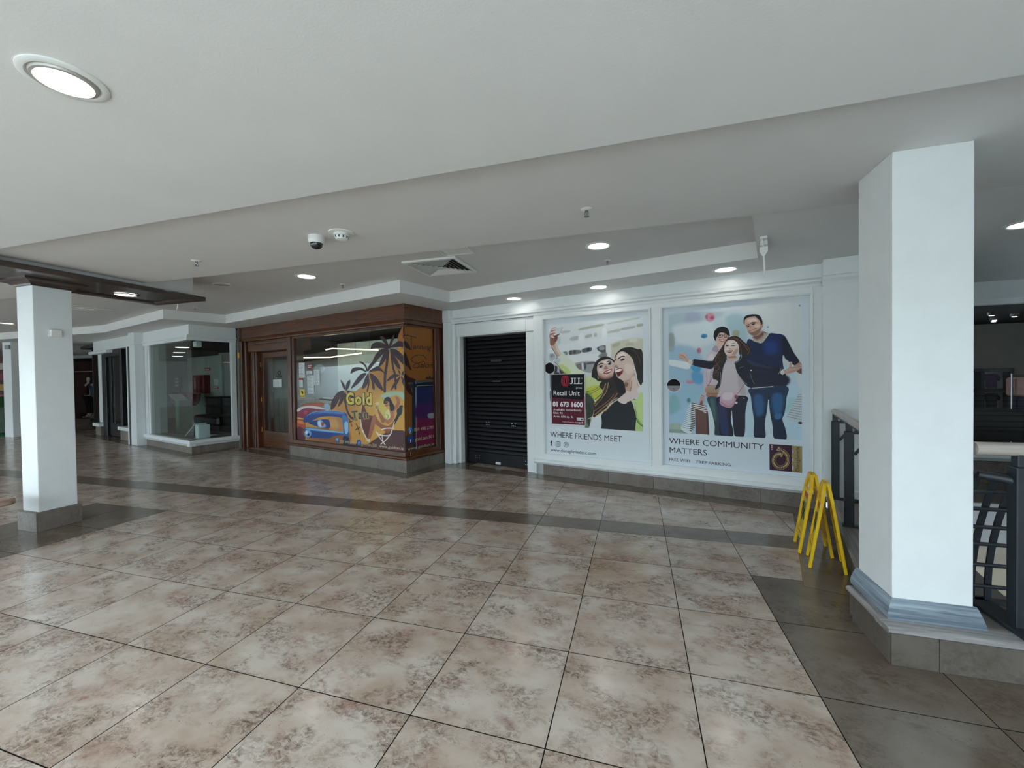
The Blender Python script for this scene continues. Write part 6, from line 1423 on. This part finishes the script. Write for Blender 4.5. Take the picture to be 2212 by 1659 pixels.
ART['tanfront'] = '''P|c48f48|cf9a4c|1|0.8|0|16 868 91 786 278 703 370 643 418 586 485 530 534 518 612 514 688 454 727 345 764 324 824 291 849 242 885 195 958 172 970 63 1000 -2 1020 -3 1006 1038 7 1040
P|a06434||1|8.4|1|966 70 1003 -5 1020 -3 1020 184 965 132
P|b47c40||0.7|33.5|1|835 284 1015 238 1012 456 761 491
P|dcae5c||0.6|50.3|1|687 528 1013 592 1009 846 644 827
P|b98448||0.6|25.1|1|418 578 580 529 543 835 416 688
P|ded077||0.8|33.5|1|887 659 882 695 870 725 851 746 830 755 809 749 791 730 779 700 776 664 781 628 793 597 812 576 833 569 854 575 872 595 883 625
P|a9cfc0||0.85|5.0|1|816 559 865 526 933 515 1012 528 1011 592 945 546 871 572
P|3d2830||1|0.0|1|892 166 852 115 821 66 846 65 873 103 895 154
P|3d2830||1|0.0|1|892 153 903 106 934 54 933 88 916 128 899 166
P|3d2830||1|0.0|1|892 169 830 159 774 157 744 162 757 121 796 108 845 120 889 157
P|3d2830||1|0.0|1|886 168 830 170 784 210 756 266 734 320 773 285 812 240 854 200
P|3d2830||1|0.0|1|890 176 854 200 825 255 805 315 843 286 874 230
P|3d2830||1|0.0|1|897 161 939 129 978 114 1023 149 1052 187 1032 192 997 163 945 159
P|3d2830||1|0.0|1|898 172 951 184 996 229 1033 293 1052 351 1026 328 989 292 940 235
P|3d2830||1|0.0|1|898 176 925 212 963 286 976 335 948 321 914 249
P|3d2830||1|0.0|1|705 346 688 299 642 265 671 266 700 296 716 337
P|3d2830||1|0.0|1|716 346 724 301 759 268 754 304 731 333
P|3d2830||1|0.0|1|702 353 653 335 600 346 565 364 577 322 616 309 669 317
P|3d2830||1|0.0|1|702 363 653 372 607 424 564 493 614 463 668 411
P|3d2830||1|0.0|1|713 374 683 425 664 495 697 478 721 425
P|3d2830||1|0.0|1|726 351 771 317 813 312 864 381 823 348 771 348
P|3d2830||1|0.0|1|730 367 777 388 819 448 841 509 802 487 760 434
P|3d2830||1|0.0|1|723 375 744 426 752 494 771 499 763 440
P|3d2830||1|0.0|1|968 381 958 345 935 322 963 344 976 366
P|3d2830||1|0.0|1|971 388 915 378 865 437 923 408
P|3d2830||1|0.0|1|974 395 929 442 898 508 948 457
P|3d2830||1|0.0|1|981 381 1001 346 1015 337 1014 381
P|3d2830||1|0.0|1|980 395 1006 429 1012 490 991 456
P|3d2830||1|0.0|1|502 501 480 453 469 417 496 446 512 485
P|3d2830||1|0.0|1|515 501 527 446 557 418 552 463 527 509
P|3d2830||1|0.0|1|497 516 438 531 380 615 372 690 417 656 453 593 486 553
P|3d2830||1|0.0|1|493 532 461 592 440 659 483 617 506 553
P|3d2830||1|0.0|1|504 532 500 607 517 649 526 560
P|3d2830||1|0.0|1|526 515 565 522 595 574 556 567
S|3d2830|20.11|1|0.0|1|883 195 873 286 857 384 852 512
S|3d2830|15.08|1|0.0|1|908 196 920 316 935 386 937 490
S|3d2830|11.73|1|0.0|1|716 374 722 440 709 513
S|3d2830|15.08|1|0.0|1|515 637 530 698 564 750 607 762
S|4a3020|7.54|1|0.0|1|541 762 556 784 567 824
S|4a3020|7.54|1|0.0|1|544 789 556 784 569 781
S|4a3020|7.54|1|0.0|1|606 801 622 836 637 891
S|4a3020|7.54|1|0.0|1|601 853 622 838 636 831
P|50333a|5a3a38|1|0.8|1|723 953 811 885 880 840 947 827 1009 849 1006 1038 678 1025
P|5c3f3e||1|3.4|1|8 997 410 985 738 969 1007 997 1006 1038 7 1048
P|b05e38||1|0.8|1|67 663 133 638 295 628 300 655
P|8c2d4c|7a2340|1|0.8|1|20 704 84 671 188 657 306 675 316 702 187 708 96 769 80 838 16 864
P|ddd0d4||1|0.8|1|21 693 84 669 188 659 306 675 300 691 113 683 20 725
P|b6502e||1|1.7|1|18 787 91 808 100 908 15 915
P|d98a4a||1|4.2|1|18 808 81 817 80 838 17 834
P|561c34||1|1.7|1|16 876 88 896 92 1001 13 1002
P|96b9d2||1|1.7|1|307 640 351 635 358 690 313 694
P|cdbb6a||1|0.8|1|18 781 91 786 91 793 18 791
P|c0405a||1|3.4|1|130 726 128 733 123 739 115 744 106 746 98 745 90 741 85 735 84 728 86 721 91 715 98 711 107 709 116 710 123 713 128 719
P|8c5a34||1|16.8|1|88 896 495 839 524 990 181 987 106 970
P|b98450||1|1.7|1|346 763 489 754 490 878 352 870
P|cf9f66||1|16.8|1|355 770 414 766 446 843 361 849
P|284c98|24407e|1|0.8|1|79 820 91 776 149 732 278 703 416 696 499 706 525 729 531 802 488 799 480 762 381 748 258 763 176 803 119 822
P|5f8ccc||1|5.0|1|157 743 295 706 416 701 499 712 483 724 295 723
S|93b4e0|3.35|1|0.8|1|120 760 187 723 295 703 416 697 490 706
P|22407e||1|0.8|1|136 819 249 788 337 778 359 810 354 859 276 861 175 841
P|7fb0dc||1|2.5|1|230 808 269 787 320 846 247 858
P|cfe0ee||1|2.5|1|239 810 262 801 274 848 249 852
P|b04a28||1|1.7|1|300 824 298 832 295 838 290 842 284 844 278 843 274 839 270 834 269 827 271 819 274 813 279 809 285 807 291 808 296 812 299 817
P|2757a6|1c3c7c|1|0.8|1|86 898 103 873 183 870 344 882 496 883 492 902 394 927 342 956 272 953 172 967 121 953
P|86b6de||1|1.7|1|96 883 183 875 496 883 491 894 183 894
P|6ea6d8||1|2.5|1|164 925 160 939 152 953 140 962 125 966 110 965 98 958 90 946 88 931 91 916 100 903 112 893 127 889 141 891 153 898 161 910
P|dfeaf2||1|4.2|1|132 918 130 923 127 929 121 932 114 934 108 934 102 931 99 926 97 921 99 915 103 909 108 906 115 904 122 905 127 907 131 912
P|1c1c24||1|1.3|1|146 937 145 942 142 947 138 950 133 951 128 951 124 948 121 944 120 939 121 934 124 930 128 926 133 925 139 925 143 928 146 932
P|1d3f80||1|6.7|1|183 905 377 911 307 954 200 952
P|477ebe|2c5a98|1|0.8|1|479 741 513 733 533 782 542 873 527 937 493 925 487 839
P|9ecae8||1|2.5|1|499 802 530 794 532 875 504 893
P|18283e||1|2.5|1|485 925 538 927 534 998 488 995
P|70392f|5c2c26|1|0.8|1|651 761 659 662 678 639 706 712 756 731 733 813 702 920 668 851
S|e4d6cc|10.05|1|0.0|1|644 761 657 841 702 931 720 935
S|c9b0a0|5.86|1|0.0|1|656 647 645 759
P|2a343c|202830|1|0.8|1|962 637 990 628 979 662 952 733 897 828 860 847 933 727
P|26343c||1|1.7|1|943 664 983 635 982 690 956 712
P|b87a5c||1|0.8|1|855 725 847 762 876 781 917 737 918 673 890 654 873 681
P|b07256||1|0.8|1|890 675 943 610 935 561 958 565 968 615 918 680
P|a96a4e|9a5a44|1|0.8|1|872 860 832 833 763 781 749 735 771 710 800 764 867 801 922 757 897 828
P|b47458|9c5e48|1|0.8|1|748 738 780 719 762 818 724 923 698 935 714 873
P|a86a50||1|0.8|1|790 679 782 644 797 628 802 670 849 748 826 778
P|ebe7a4||1|1.7|1|855 690 883 665 893 723 870 747 855 732
S|8aa040|5.03|1|1.7|1|862 703 877 717 868 738
P|25232c||1|0.8|1|842 598 855 570 885 562 906 595 927 652 897 674 885 626 864 598 846 620
P|cc9270||1|0.8|1|849 606 871 591 888 612 877 639 860 644 850 630
P|25232c||1|0.8|1|843 597 864 579 891 585 888 599 864 596 846 619
S|2a1c1c|5.86|1|0.8|1|853 613 871 608
S|b03038|5.03|1|0.8|1|862 629 870 628
S|efe8d0|3.35|1|0.0|0|779 614 803 613 792 632 779 614
S|efe8d0|3.35|1|0.0|1|792 632 791 664 786 671
S|efe8d0|8.38|1|0.0|1|698 933 720 925
S|ece2d4|6.70|1|0.4|1|776 856 811 878 880 875 904 827 923 763
S|ece2d4|6.70|1|0.4|1|783 866 810 907 847 955
S|ece2d4|6.70|1|0.4|1|897 856 859 910 813 954
S|ece2d4|6.70|1|0.4|1|822 833 860 818 920 814
S|ece2d4|6.70|1|0.4|1|824 884 830 934
P|3c6ca4||1|1.7|1|445 960 443 968 439 976 433 981 426 983 419 983 413 978 410 972 408 963 410 955 414 947 420 942 427 940 434 941 440 945 444 951
P|6ea0d0||1|3.4|1|432 953 431 957 429 961 426 964 422 965 418 965 415 963 413 959 412 955 413 951 415 947 418 944 422 943 426 944 429 946 431 949
P|2c5290||1|0.8|1|613 939 643 939 643 982 612 981'''
ART['tanside'] = '''P|8f5a2c|84542c|1|2.3|0|23 -7 1044 -5 1052 1032 -7 1018
P|a06a38||0.5|45.6|1|76 18 994 19 967 394 77 393
P|4a3436||1|13.7|1|-10 868 1058 935 1052 1032 -7 1022
P|3f2a2c||1|0.0|1|19 122 150 146 231 189 133 184 33 166
P|3f2a2c||1|0.0|1|21 210 114 256 234 352 137 332 18 298
P|3f2a2c||1|0.0|1|18 380 160 407 372 428 255 449 19 441
P|3f2a2c||1|0.0|1|33 434 182 483 248 553 123 530 30 488
P|3f2a2c||1|0.0|1|715 422 778 405 839 426
P|3f2a2c||1|0.0|1|808 423 872 397 917 427
P|3f2a2c||1|0.0|1|902 427 966 409 1030 420 997 431
P|2f3c44||1|2.3|1|161 468 241 452 356 444 533 436 869 436 1043 460 1064 490 352 498 182 490
P|55656a||1|4.6|1|184 462 356 446 901 439 1027 457 652 451 355 460
P|22303a|2c3640|1|1.1|1|252 494 367 491 355 961 235 948
P|8a99a0||1|1.7|1|353 493 388 493 372 963 343 962
P|1c2430||1|2.3|1|369 463 980 449 999 490 388 488
P|27305a|342a58|1|2.3|0|394 490 986 490 1023 704 380 688
P|6a2450|742040|1|22.8|0|380 681 1023 697 1022 986 372 963
P|452858||1|22.8|1|383 639 1026 652 1020 749 377 730
P|8e9aa0||1|2.3|1|755 726 819 714 983 715 981 755 800 751
S|8d9aa4|5.70|1|1.1|1|986 490 1011 689 1029 986
S|a9b4b8|4.56|1|1.1|1|394 479 987 476
P|3c6ca4||1|2.3|1|246 834 239 844 221 853 195 858 165 858 135 855 110 848 94 839 89 828 95 818 113 809 139 804 169 803 199 807 224 813 241 823
P|6ea0d0||1|4.6|1|187 821 184 826 175 830 162 832 147 832 132 831 120 828 111 823 109 818 112 814 121 810 134 808 149 807 164 809 176 812 184 816
P|2c4a80||1|1.1|1|83 878 245 880 248 929 85 927'''
# ---------------------------------------------------------------- printed artwork, painted shape by shape into a pixel buffer
def hexf(h): return np.array([int(h[i:i+2], 16)/255 for i in (0, 2, 4)], dtype=np.float32)
def catmull(p, closed, k=5):
    n = len(p); out = []
    for i in range(n if closed else n-1):
        p0, p1, p2, p3 = (p[(i-1) % n], p[i], p[(i+1) % n], p[(i+2) % n]) if closed else (p[max(i-1, 0)], p[i], p[i+1], p[min(i+2, n-1)])
        for j in range(k):
            t = j/k; out.append(.5*(2*p1+(p2-p0)*t+(2*p0-5*p1+4*p2-p3)*t*t+(3*p1-p0-3*p2+p3)*t**3))
    if not closed: out.append(p[-1])
    return np.array(out)
def blur(a, r):
    r = int(round(r))
    if r < 1: return a
    for ax in (0, 1):
        for _ in range(2):
            pad = [(0, 0), (0, 0)]; pad[ax] = (r+1, r)
            c = np.cumsum(np.pad(a, pad, mode='edge'), axis=ax)
            a = (c[2*r+1:]-c[:-2*r-1])/(2*r+1) if ax == 0 else (c[:, 2*r+1:]-c[:, :-2*r-1])/(2*r+1)
    return a
def paint(data, W, H, bg):
    """bg: rgb hex for an opaque sheet, None for a clear film; returns H x W x 4"""
    img = np.zeros((H, W, 4), np.float32)
    if bg: img[..., :3] = hexf(bg); img[..., 3] = 1
    for line in data.split('\n'):
        f = line.split('|')
        v = np.array([float(q) for q in f[-1].split()]).reshape(-1, 2)*[W/1000, H/1000]
        a, soft, sm = float(f[3]), float(f[4]), f[5] == '1'
        pad = int(soft*1.5)+3
        if f[0] == 'P':
            if sm and len(v) > 2: v = catmull(v, True)
            x0, x1 = int(max(0, v[:, 0].min()-pad)), int(min(W, v[:, 0].max()+pad+1)); y0, y1 = int(max(0, v[:, 1].min()-pad)), int(min(H, v[:, 1].max()+pad+1))
            if x1 <= x0 or y1 <= y0: continue
            m = np.zeros((y1-y0, x1-x0), np.float32); px = np.arange(x0, x1)
            A, B = v, np.roll(v, -1, 0)
            for yy in range(y0, y1):
                for s_ in (.17, .5, .83):
                    y = yy+s_; k = (A[:, 1] <= y) != (B[:, 1] <= y)
                    if not k.any(): continue
                    xs = np.sort(A[k, 0]+(y-A[k, 1])*(B[k, 0]-A[k, 0])/(B[k, 1]-A[k, 1]))
                    for i in range(0, len(xs)-1, 2):
                        l, r = xs[i], xs[i+1]; i0, i1 = max(0, int(l)-x0), min(x1-x0, int(r)-x0+1)
                        if i1 > i0: m[yy-y0, i0:i1] += np.clip(np.minimum(px[i0:i1]+1, r)-np.maximum(px[i0:i1], l), 0, 1)/3
            c2 = f[2]
        else:
            w_ = max(.5, float(f[2])/2)
            if sm and len(v) > 2: v = catmull(v, False)
            pad += int(w_)+1
            x0, x1 = int(max(0, v[:, 0].min()-pad)), int(min(W, v[:, 0].max()+pad+1)); y0, y1 = int(max(0, v[:, 1].min()-pad)), int(min(H, v[:, 1].max()+pad+1))
            if x1 <= x0 or y1 <= y0: continue
            m = np.zeros((y1-y0, x1-x0), np.float32); Y, X = np.mgrid[y0:y1, x0:x1]+.5
            for p, q in zip(v[:-1], v[1:]):
                d = q-p; t = np.clip(((X-p[0])*d[0]+(Y-p[1])*d[1])/max(1e-9, d @ d), 0, 1)
                m = np.maximum(m, np.clip(w_+.5-np.hypot(X-p[0]-t*d[0], Y-p[1]-t*d[1]), 0, 1))
            c2 = ''
        if soft >= 1: m = blur(m, soft*.55)
        m = np.clip(m, 0, 1)*a
        col = hexf(f[1])
        if c2:
            t = np.linspace(0, 1, m.shape[0])[:, None, None]; col = hexf(f[1])*(1-t)+hexf(c2)*t
        reg = img[y0:y1, x0:x1]; k = m[..., None]
        if bg: reg[..., :3] = reg[..., :3]*(1-k)+col*k
        else:
            na = reg[..., 3:]+k-reg[..., 3:]*k
            reg[..., :3] = (reg[..., :3]*reg[..., 3:]*(1-k)+col*k)/np.maximum(na, 1e-5); reg[..., 3:] = na
    return img
def print_mat(name, key, W, H, bg, gain=1., rough=.35, grain=.012):
    img = paint(ART[key], W, H, bg)
    rng = np.random.RandomState(3); img[..., :3] += rng.normal(0, grain, (H, W, 1)).astype(np.float32)
    img = np.clip(img, 0, 1)
    im = bpy.data.images.new(name, W, H, alpha=True); im.pixels.foreach_set(img[::-1].ravel()); im.update(); im.pack()
    m, nt, b = nodes_of(name); N, L = nt.nodes, nt.links
    tx = N.new('ShaderNodeTexImage'); tx.image = im; tx.extension = 'EXTEND'
    b.inputs['Roughness'].default_value = rough; b.inputs['Specular IOR Level'].default_value = .2
    hs = N.new('ShaderNodeHueSaturation'); hs.inputs['Value'].default_value = gain
    L.new(tx.outputs['Color'], hs.inputs['Color']); L.new(hs.outputs[0], b.inputs['Base Color'])
    if not bg: L.new(tx.outputs['Alpha'], b.inputs['Alpha'])
    return m
def sheet(name, a0, a1, z0, z1, d, m, root, side=False):
    """flat printed sheet with picture coordinates; front sheets face -y, side sheets face +x"""
    me = bpy.data.meshes.new(name)
    V = [(a0, d, z0), (a1, d, z0), (a1, d, z1), (a0, d, z1)] if not side else [(d, a0, z0), (d, a1, z0), (d, a1, z1), (d, a0, z1)]
    me.from_pydata(V, [], [(0, 1, 2, 3)]); uv = me.uv_layers.new()
    for l, c in zip(uv.data, ((0, 0), (1, 0), (1, 1), (0, 1))): l.uv = c
    me.materials.append(m); me.update()
    s, dd, z = ROOT[root.name]; return obj(name, me, None, root, loc=(-s, -dd, -z))
def LT(txt, cap, s, d, z, m, root, width=None, name='lettering', plane='front', roll=0., **k):
    """lettering with cap height and left end of its base line in shop-row coordinates"""
    rs, rd, rz = ROOT[root.name]
    o = lettering(txt, cap/.73*1.0, s-rs, d-rd, z-rz, m, root, width, name, roll, plane, **k); return o
M_TXT = mat('dark_lettering', srgb(38, 34, 48), .5)
M_WTXT = mat('white_lettering', srgb(236, 234, 236), .5)
def ring(s, z, rx, rz_, w_, d, n=28, a0=0., a1=2*PI):
    return MB().tube([(s+rx*math.cos(a0+(a1-a0)*k/n), d, z+rz_*math.sin(a0+(a1-a0)*k/n)) for k in range(n if a1-a0 > 6.2 else n+1)], w_/2, 5, a1-a0 > 6.2)
def disc(s, z, rx, rz_, d, n=32): m = MB(); m.v = [(s+rx*math.cos(2*PI*k/n), d, z+rz_*math.sin(2*PI*k/n)) for k in range(n)]; m.f = [tuple(range(n))]; return m
PD = .05; TD = PD-.0015

# poster of two women
t = fthing('poster', 'large white window poster of two laughing women taking a selfie', 'poster', .94, PD, .31)
sheet('print', .165, 1.72, .32, 2.335, PD, print_mat('friends_print', 'friends', 700, 907, 'd9e2e8'), t)
LT('WHERE FRIENDS MEET', .085, .241, TD, .572, M_TXT, t, 1.09)
LT('f', .072, .240, TD, .444, M_TXT, t, .032, bold=.006)
fo('camera_icon', MB().tube([(.333+q[0]*.068, TD, .44+q[1]*.066) for q in ((.12, 0), (.88, 0), (1, .12), (1, .88), (.88, 1), (.12, 1), (0, .88), (0, .12))], .0035, 5, True), M_TXT, t)
fo('camera_lens', ring(.367, .473, .017, .0165, .0065, TD, 20), M_TXT, t)
fo('heart_icon', ring(.498, .473, .037, .036, .006, TD, 28), M_TXT, t)
fo('heart', MB().tube([(.498, TD, .456), (.482, TD, .471), (.483, TD, .485), (.493, TD, .486), (.498, TD, .478), (.503, TD, .486), (.513, TD, .485), (.514, TD, .471)], .0032, 5, True), M_TXT, t)
LT('www.donaghmedesc.com', .048, .241, TD, .358, M_TXT, t, .715)
fo('peephole', disc(.2425, 1.605, .084, .084, TD), mat('peephole_black', srgb(7, 7, 9), .4, spec=.1), t, label='round black viewing hole')
fo('hole_edge', ring(.2425, 1.605, .085, .085, .006, TD-.0004), M_WTXT, t)
# family poster
t = fthing('poster', 'large white window poster of a family of three with shopping bags', 'poster', 2.65, PD, .31)
sheet('print', 1.87, 3.425, .32, 2.335, PD, print_mat('family_print', 'family', 760, 985, 'd4dfe8'), t)
LT('WHERE COMMUNITY', .073, 1.945, TD, .600, M_TXT, t, 1.043)
LT('MATTERS', .073, 1.951, TD, .481, M_TXT, t, .435)
LT('FREE WIFI', .038, 1.945, TD, .3755, M_TXT, t, .245)
LT('FREE PARKING', .038, 2.270, TD, .3735, M_TXT, t, .375)
LT('Donaghmede', .040, 3.322, TD, .388, mat('logo_lettering', srgb(72, 48, 36), .5), t, .272, roll=PI/2)
fo('peephole', disc(2.007, 1.344, .083, .083, TD), MATS['peephole_black'], t, label='round black viewing hole showing a card')
fo('hole_card', MB().add([(2.007+.080*math.cos(a), TD-.0006, 1.344-.004+.080*math.sin(a)) for a in [PI+PI*k/16 for k in range(17)]], [tuple(range(17))]), mat('dim_card', srgb(132, 128, 134), .5), t)
LT('6', .03, 1.995, TD-.0016, 1.285, mat('maroon_ink', srgb(110, 40, 60), .5), t, .024)
fo('hole_edge', ring(2.007, 1.344, .084, .084, .006, TD-.0004), M_WTXT, t)
# letting board on the first window
BD = .028
M_BBLK = mat('board_black', srgb(18, 14, 22), .45, spec=.15); M_BMAR = mat('board_maroon', srgb(92, 24, 44), .45, vary=.15, scale=4, spec=.2)
t = fthing('letting_board', 'black and maroon letting board on the window with the two women', 'sign', .54, BD, .77)
fo('panel', MB().cbox(.268, .810, BD, BD+.018, .770, 1.514, .002), M_WTXT, t)
fo('lower_field', MB().box(.276, .805, BD-.0012, BD, .776, 1.2), M_BMAR, t)
fo('upper_field', MB().add([(.276, BD-.002, 1.508), (.276, BD-.002, 1.168), (.778, BD-.002, 1.137), (.805, BD-.002, 1.217), (.805, BD-.002, 1.508)], [(0, 1, 2, 3, 4)]), M_BBLK, t)
M_ROSE = mat('rose_red', srgb(190, 40, 70), .5); X = BD-.004
for k, (dx, rx) in enumerate(((-.022, .040), (.022, .040), (-.008, .036), (.008, .036))): fo('emblem_ring', ring(.506+dx, 1.411, rx, .074, .0075, X, 24), M_ROSE, t)
fo('emblem_core', ring(.506, 1.411, .012, .058, .007, X, 20), M_ROSE, t)
def flat(pts, s, z, w_, h_): m = MB(); m.v = [(s+a*w_, X-.001, z+b*h_) for a, b in pts]; m.f = [tuple(range(len(pts)))]; return m
ELL = [(0, 1), (0, .92), (.15, .92), (.15, .09), (0, .09), (0, 0), (.96, 0), (1, .30), (.9, .14), (.78, .09), (.38, .09), (.38, .92), (.54, .92), (.54, 1)]   # slab-serif letters
JAY = [(.28, 1), (.28, .92), (.48, .92), (.48, .22), (.42, .12), (.30, .10), (.18, .16), (.04, .17), (.10, .05), (.25, -.02), (.45, -.01), (.62, .08), (.70, .22), (.70, .92), (.88, .92), (.88, 1)]
for P_, s0 in ((JAY, .578), (ELL, .642), (ELL, .702)): fo('lettering', flat(P_, s0, 1.366, .068, .088), M_WTXT, t)
fo('registered_mark', ring(.766, 1.448, .0065, .0065, .0025, X, 12), M_WTXT, t)
LT('jll.ie', .030, .672, X, 1.298, M_LABEL, t, .094)
LT('Retail Unit', .074, .315, X, 1.2, M_WTXT, t, .416)
LT('01 673 1600', .070, .299, X, 1.037, M_WTXT, t, .479, bold=.0035)
LT('Available Immediately', .032, .309, X, .973, M_WTXT, t, .450)
LT('Unit 92', .032, .308, X, .924, M_WTXT, t, .152)
LT('Area: 656 sq. ft.', .032, .308, X, .874, M_WTXT, t, .320)
fo('rating_badge', MB().cbox(.684, .785, X, X+.002, .842, .880, .0005), M_WTXT, t)
LT('BER', .020, .692, X-.001, .851, M_TXT, t, .044); fo('badge_mark', MB().cbox(.744, .775, X-.001, X, .850, .872, .0003), M_TXT, t)
LT('Property Managed by', .013, .456, X, .807, M_WTXT, t, .185)
LT('omnipl', .018, .652, X, .802, M_WTXT, t, .095, bold=.001)
m = MB(); m.v = [(.768+(.018 if k % 2 == 0 else .008)*math.sin(PI*k/5), X, .812+(.018 if k % 2 == 0 else .008)*math.cos(PI*k/5)) for k in range(10)]; m.f = [tuple(range(10))]
fo('star', m, M_WTXT, t)
# tanning shop films
t = fthing('window_graphic', 'printed beach scene film with palms and sunbeds on the tanning shop window', 'window graphic', -3.3, -.904, .31)
sheet('film', -4.85, -1.842, .31, 2.30, -.9025, print_mat('beach_film', 'tanfront', 1000, 662, None, rough=.3), t)  # pale green patch is light on the glass, painted into the picture
GD_ = -.9045
for txt, cap, s, z, wd, roll, o1, o2, c1, c2 in (('Gold', .200, -3.295, 1.045, .70, 0., .024, .010, (52, 44, 30), (226, 204, 92)), ('Tan', .150, -3.15, .775, .47, .10, .016, .007, (196, 168, 92), (46, 44, 46))):
    LT(txt, cap, s, GD_, z, mat('letter_outline_'+txt.lower(), srgb(*c1), .5), t, wd, bold=o1, roll=roll, space=1.12)
    LT(txt, cap, s+.012, GD_-.0012, z+.004, mat('letter_face_'+txt.lower(), srgb(*c2), .4), t, wd-.024, bold=o2, roll=roll, space=1.15)
M_SAND = mat('sand_lettering', srgb(190, 176, 136), .5); M_PALET = mat('pale_sand_lettering', srgb(214, 204, 176), .5)
LT('089 490 2780', .052, -3.478, GD_, .348, M_SAND, t, .43); LT('gold.tan.501', .052, -2.897, GD_, .347, M_SAND, t, .386); LT('www.goldtan.ie', .051, -2.44, GD_, .347, M_PALET, t, .567)
LT('?', .05, -3.560, GD_, .375, M_WTXT, t, .022); LT('f', .06, -2.975, GD_, .345, M_WTXT, t, .028, bold=.004)
t = fthing('window_graphic', 'orange film with sun shower booth on the side window of the tanning shop', 'window graphic', -1.83, -.55, .31)
sheet('film', -.90, -.235, .31, 2.318, -1.8335, print_mat('booth_film', 'tanside', 330, 996, None, rough=.3), t, True)
XS = -1.8325; M_BRN = mat('dark_brown_lettering', srgb(44, 30, 24), .5)
st = lambda pts, w_: MB().tube([(XS, a, b) for a, b in pts], w_, 6)
fo('lettering', st([(-.90, 2.16), (-.80, 2.165), (-.62, 2.14)], .006), M_BRN, t); fo('lettering', st([(-.745, 2.15), (-.738, 2.02), (-.732, 1.93)], .006), M_BRN, t)
def side_txt(txt, cap, y, z, wd, m, **k):
    me = text_mesh(txt, cap/.73, **k); xs = [v.co.x for v in me.vertices]; f = wd/(max(xs)-min(xs)); mn = min(xs)
    for v in me.vertices: v.co.x = (v.co.x-mn)*f
    me.materials.append(m); o = bpy.data.objects.new('lettering', me); C.objects.link(o); o.parent = t
    o.matrix_local = Matrix.Translation((XS+1.83, y+.55, z-.31)) @ Matrix.Rotation(PI/2, 4, 'Z') @ Matrix.Rotation(PI/2, 4, 'X'); return o
side_txt('anning', .10, -.70, 1.955, .42, M_BRN, shear=.25)
fo('lettering', st([(-.40, 1.80), (-.47, 1.855), (-.58, 1.865), (-.70, 1.83), (-.76, 1.78), (-.72, 1.745), (-.60, 1.72), (-.565, 1.69), (-.60, 1.655), (-.68, 1.65), (-.72, 1.675), (-.66, 1.71), (-.56, 1.735), (-.46, 1.76)], .006), M_BRN, t)
side_txt('alon', .10, -.56, 1.655, .31, M_BRN, shear=.25)
side_txt('089 490 2780', .055, -.71, .62, .455, M_SAND); side_txt('gold.tan.501', .055, -.70, .465, .44, M_SAND); side_txt('www.goldtan.ie', .052, -.86, .335, .61, M_SAND)
side_txt('?', .05, -.808, .60, .03, M_WTXT); side_txt('f', .055, -.80, .455, .022, M_WTXT, bold=.003)
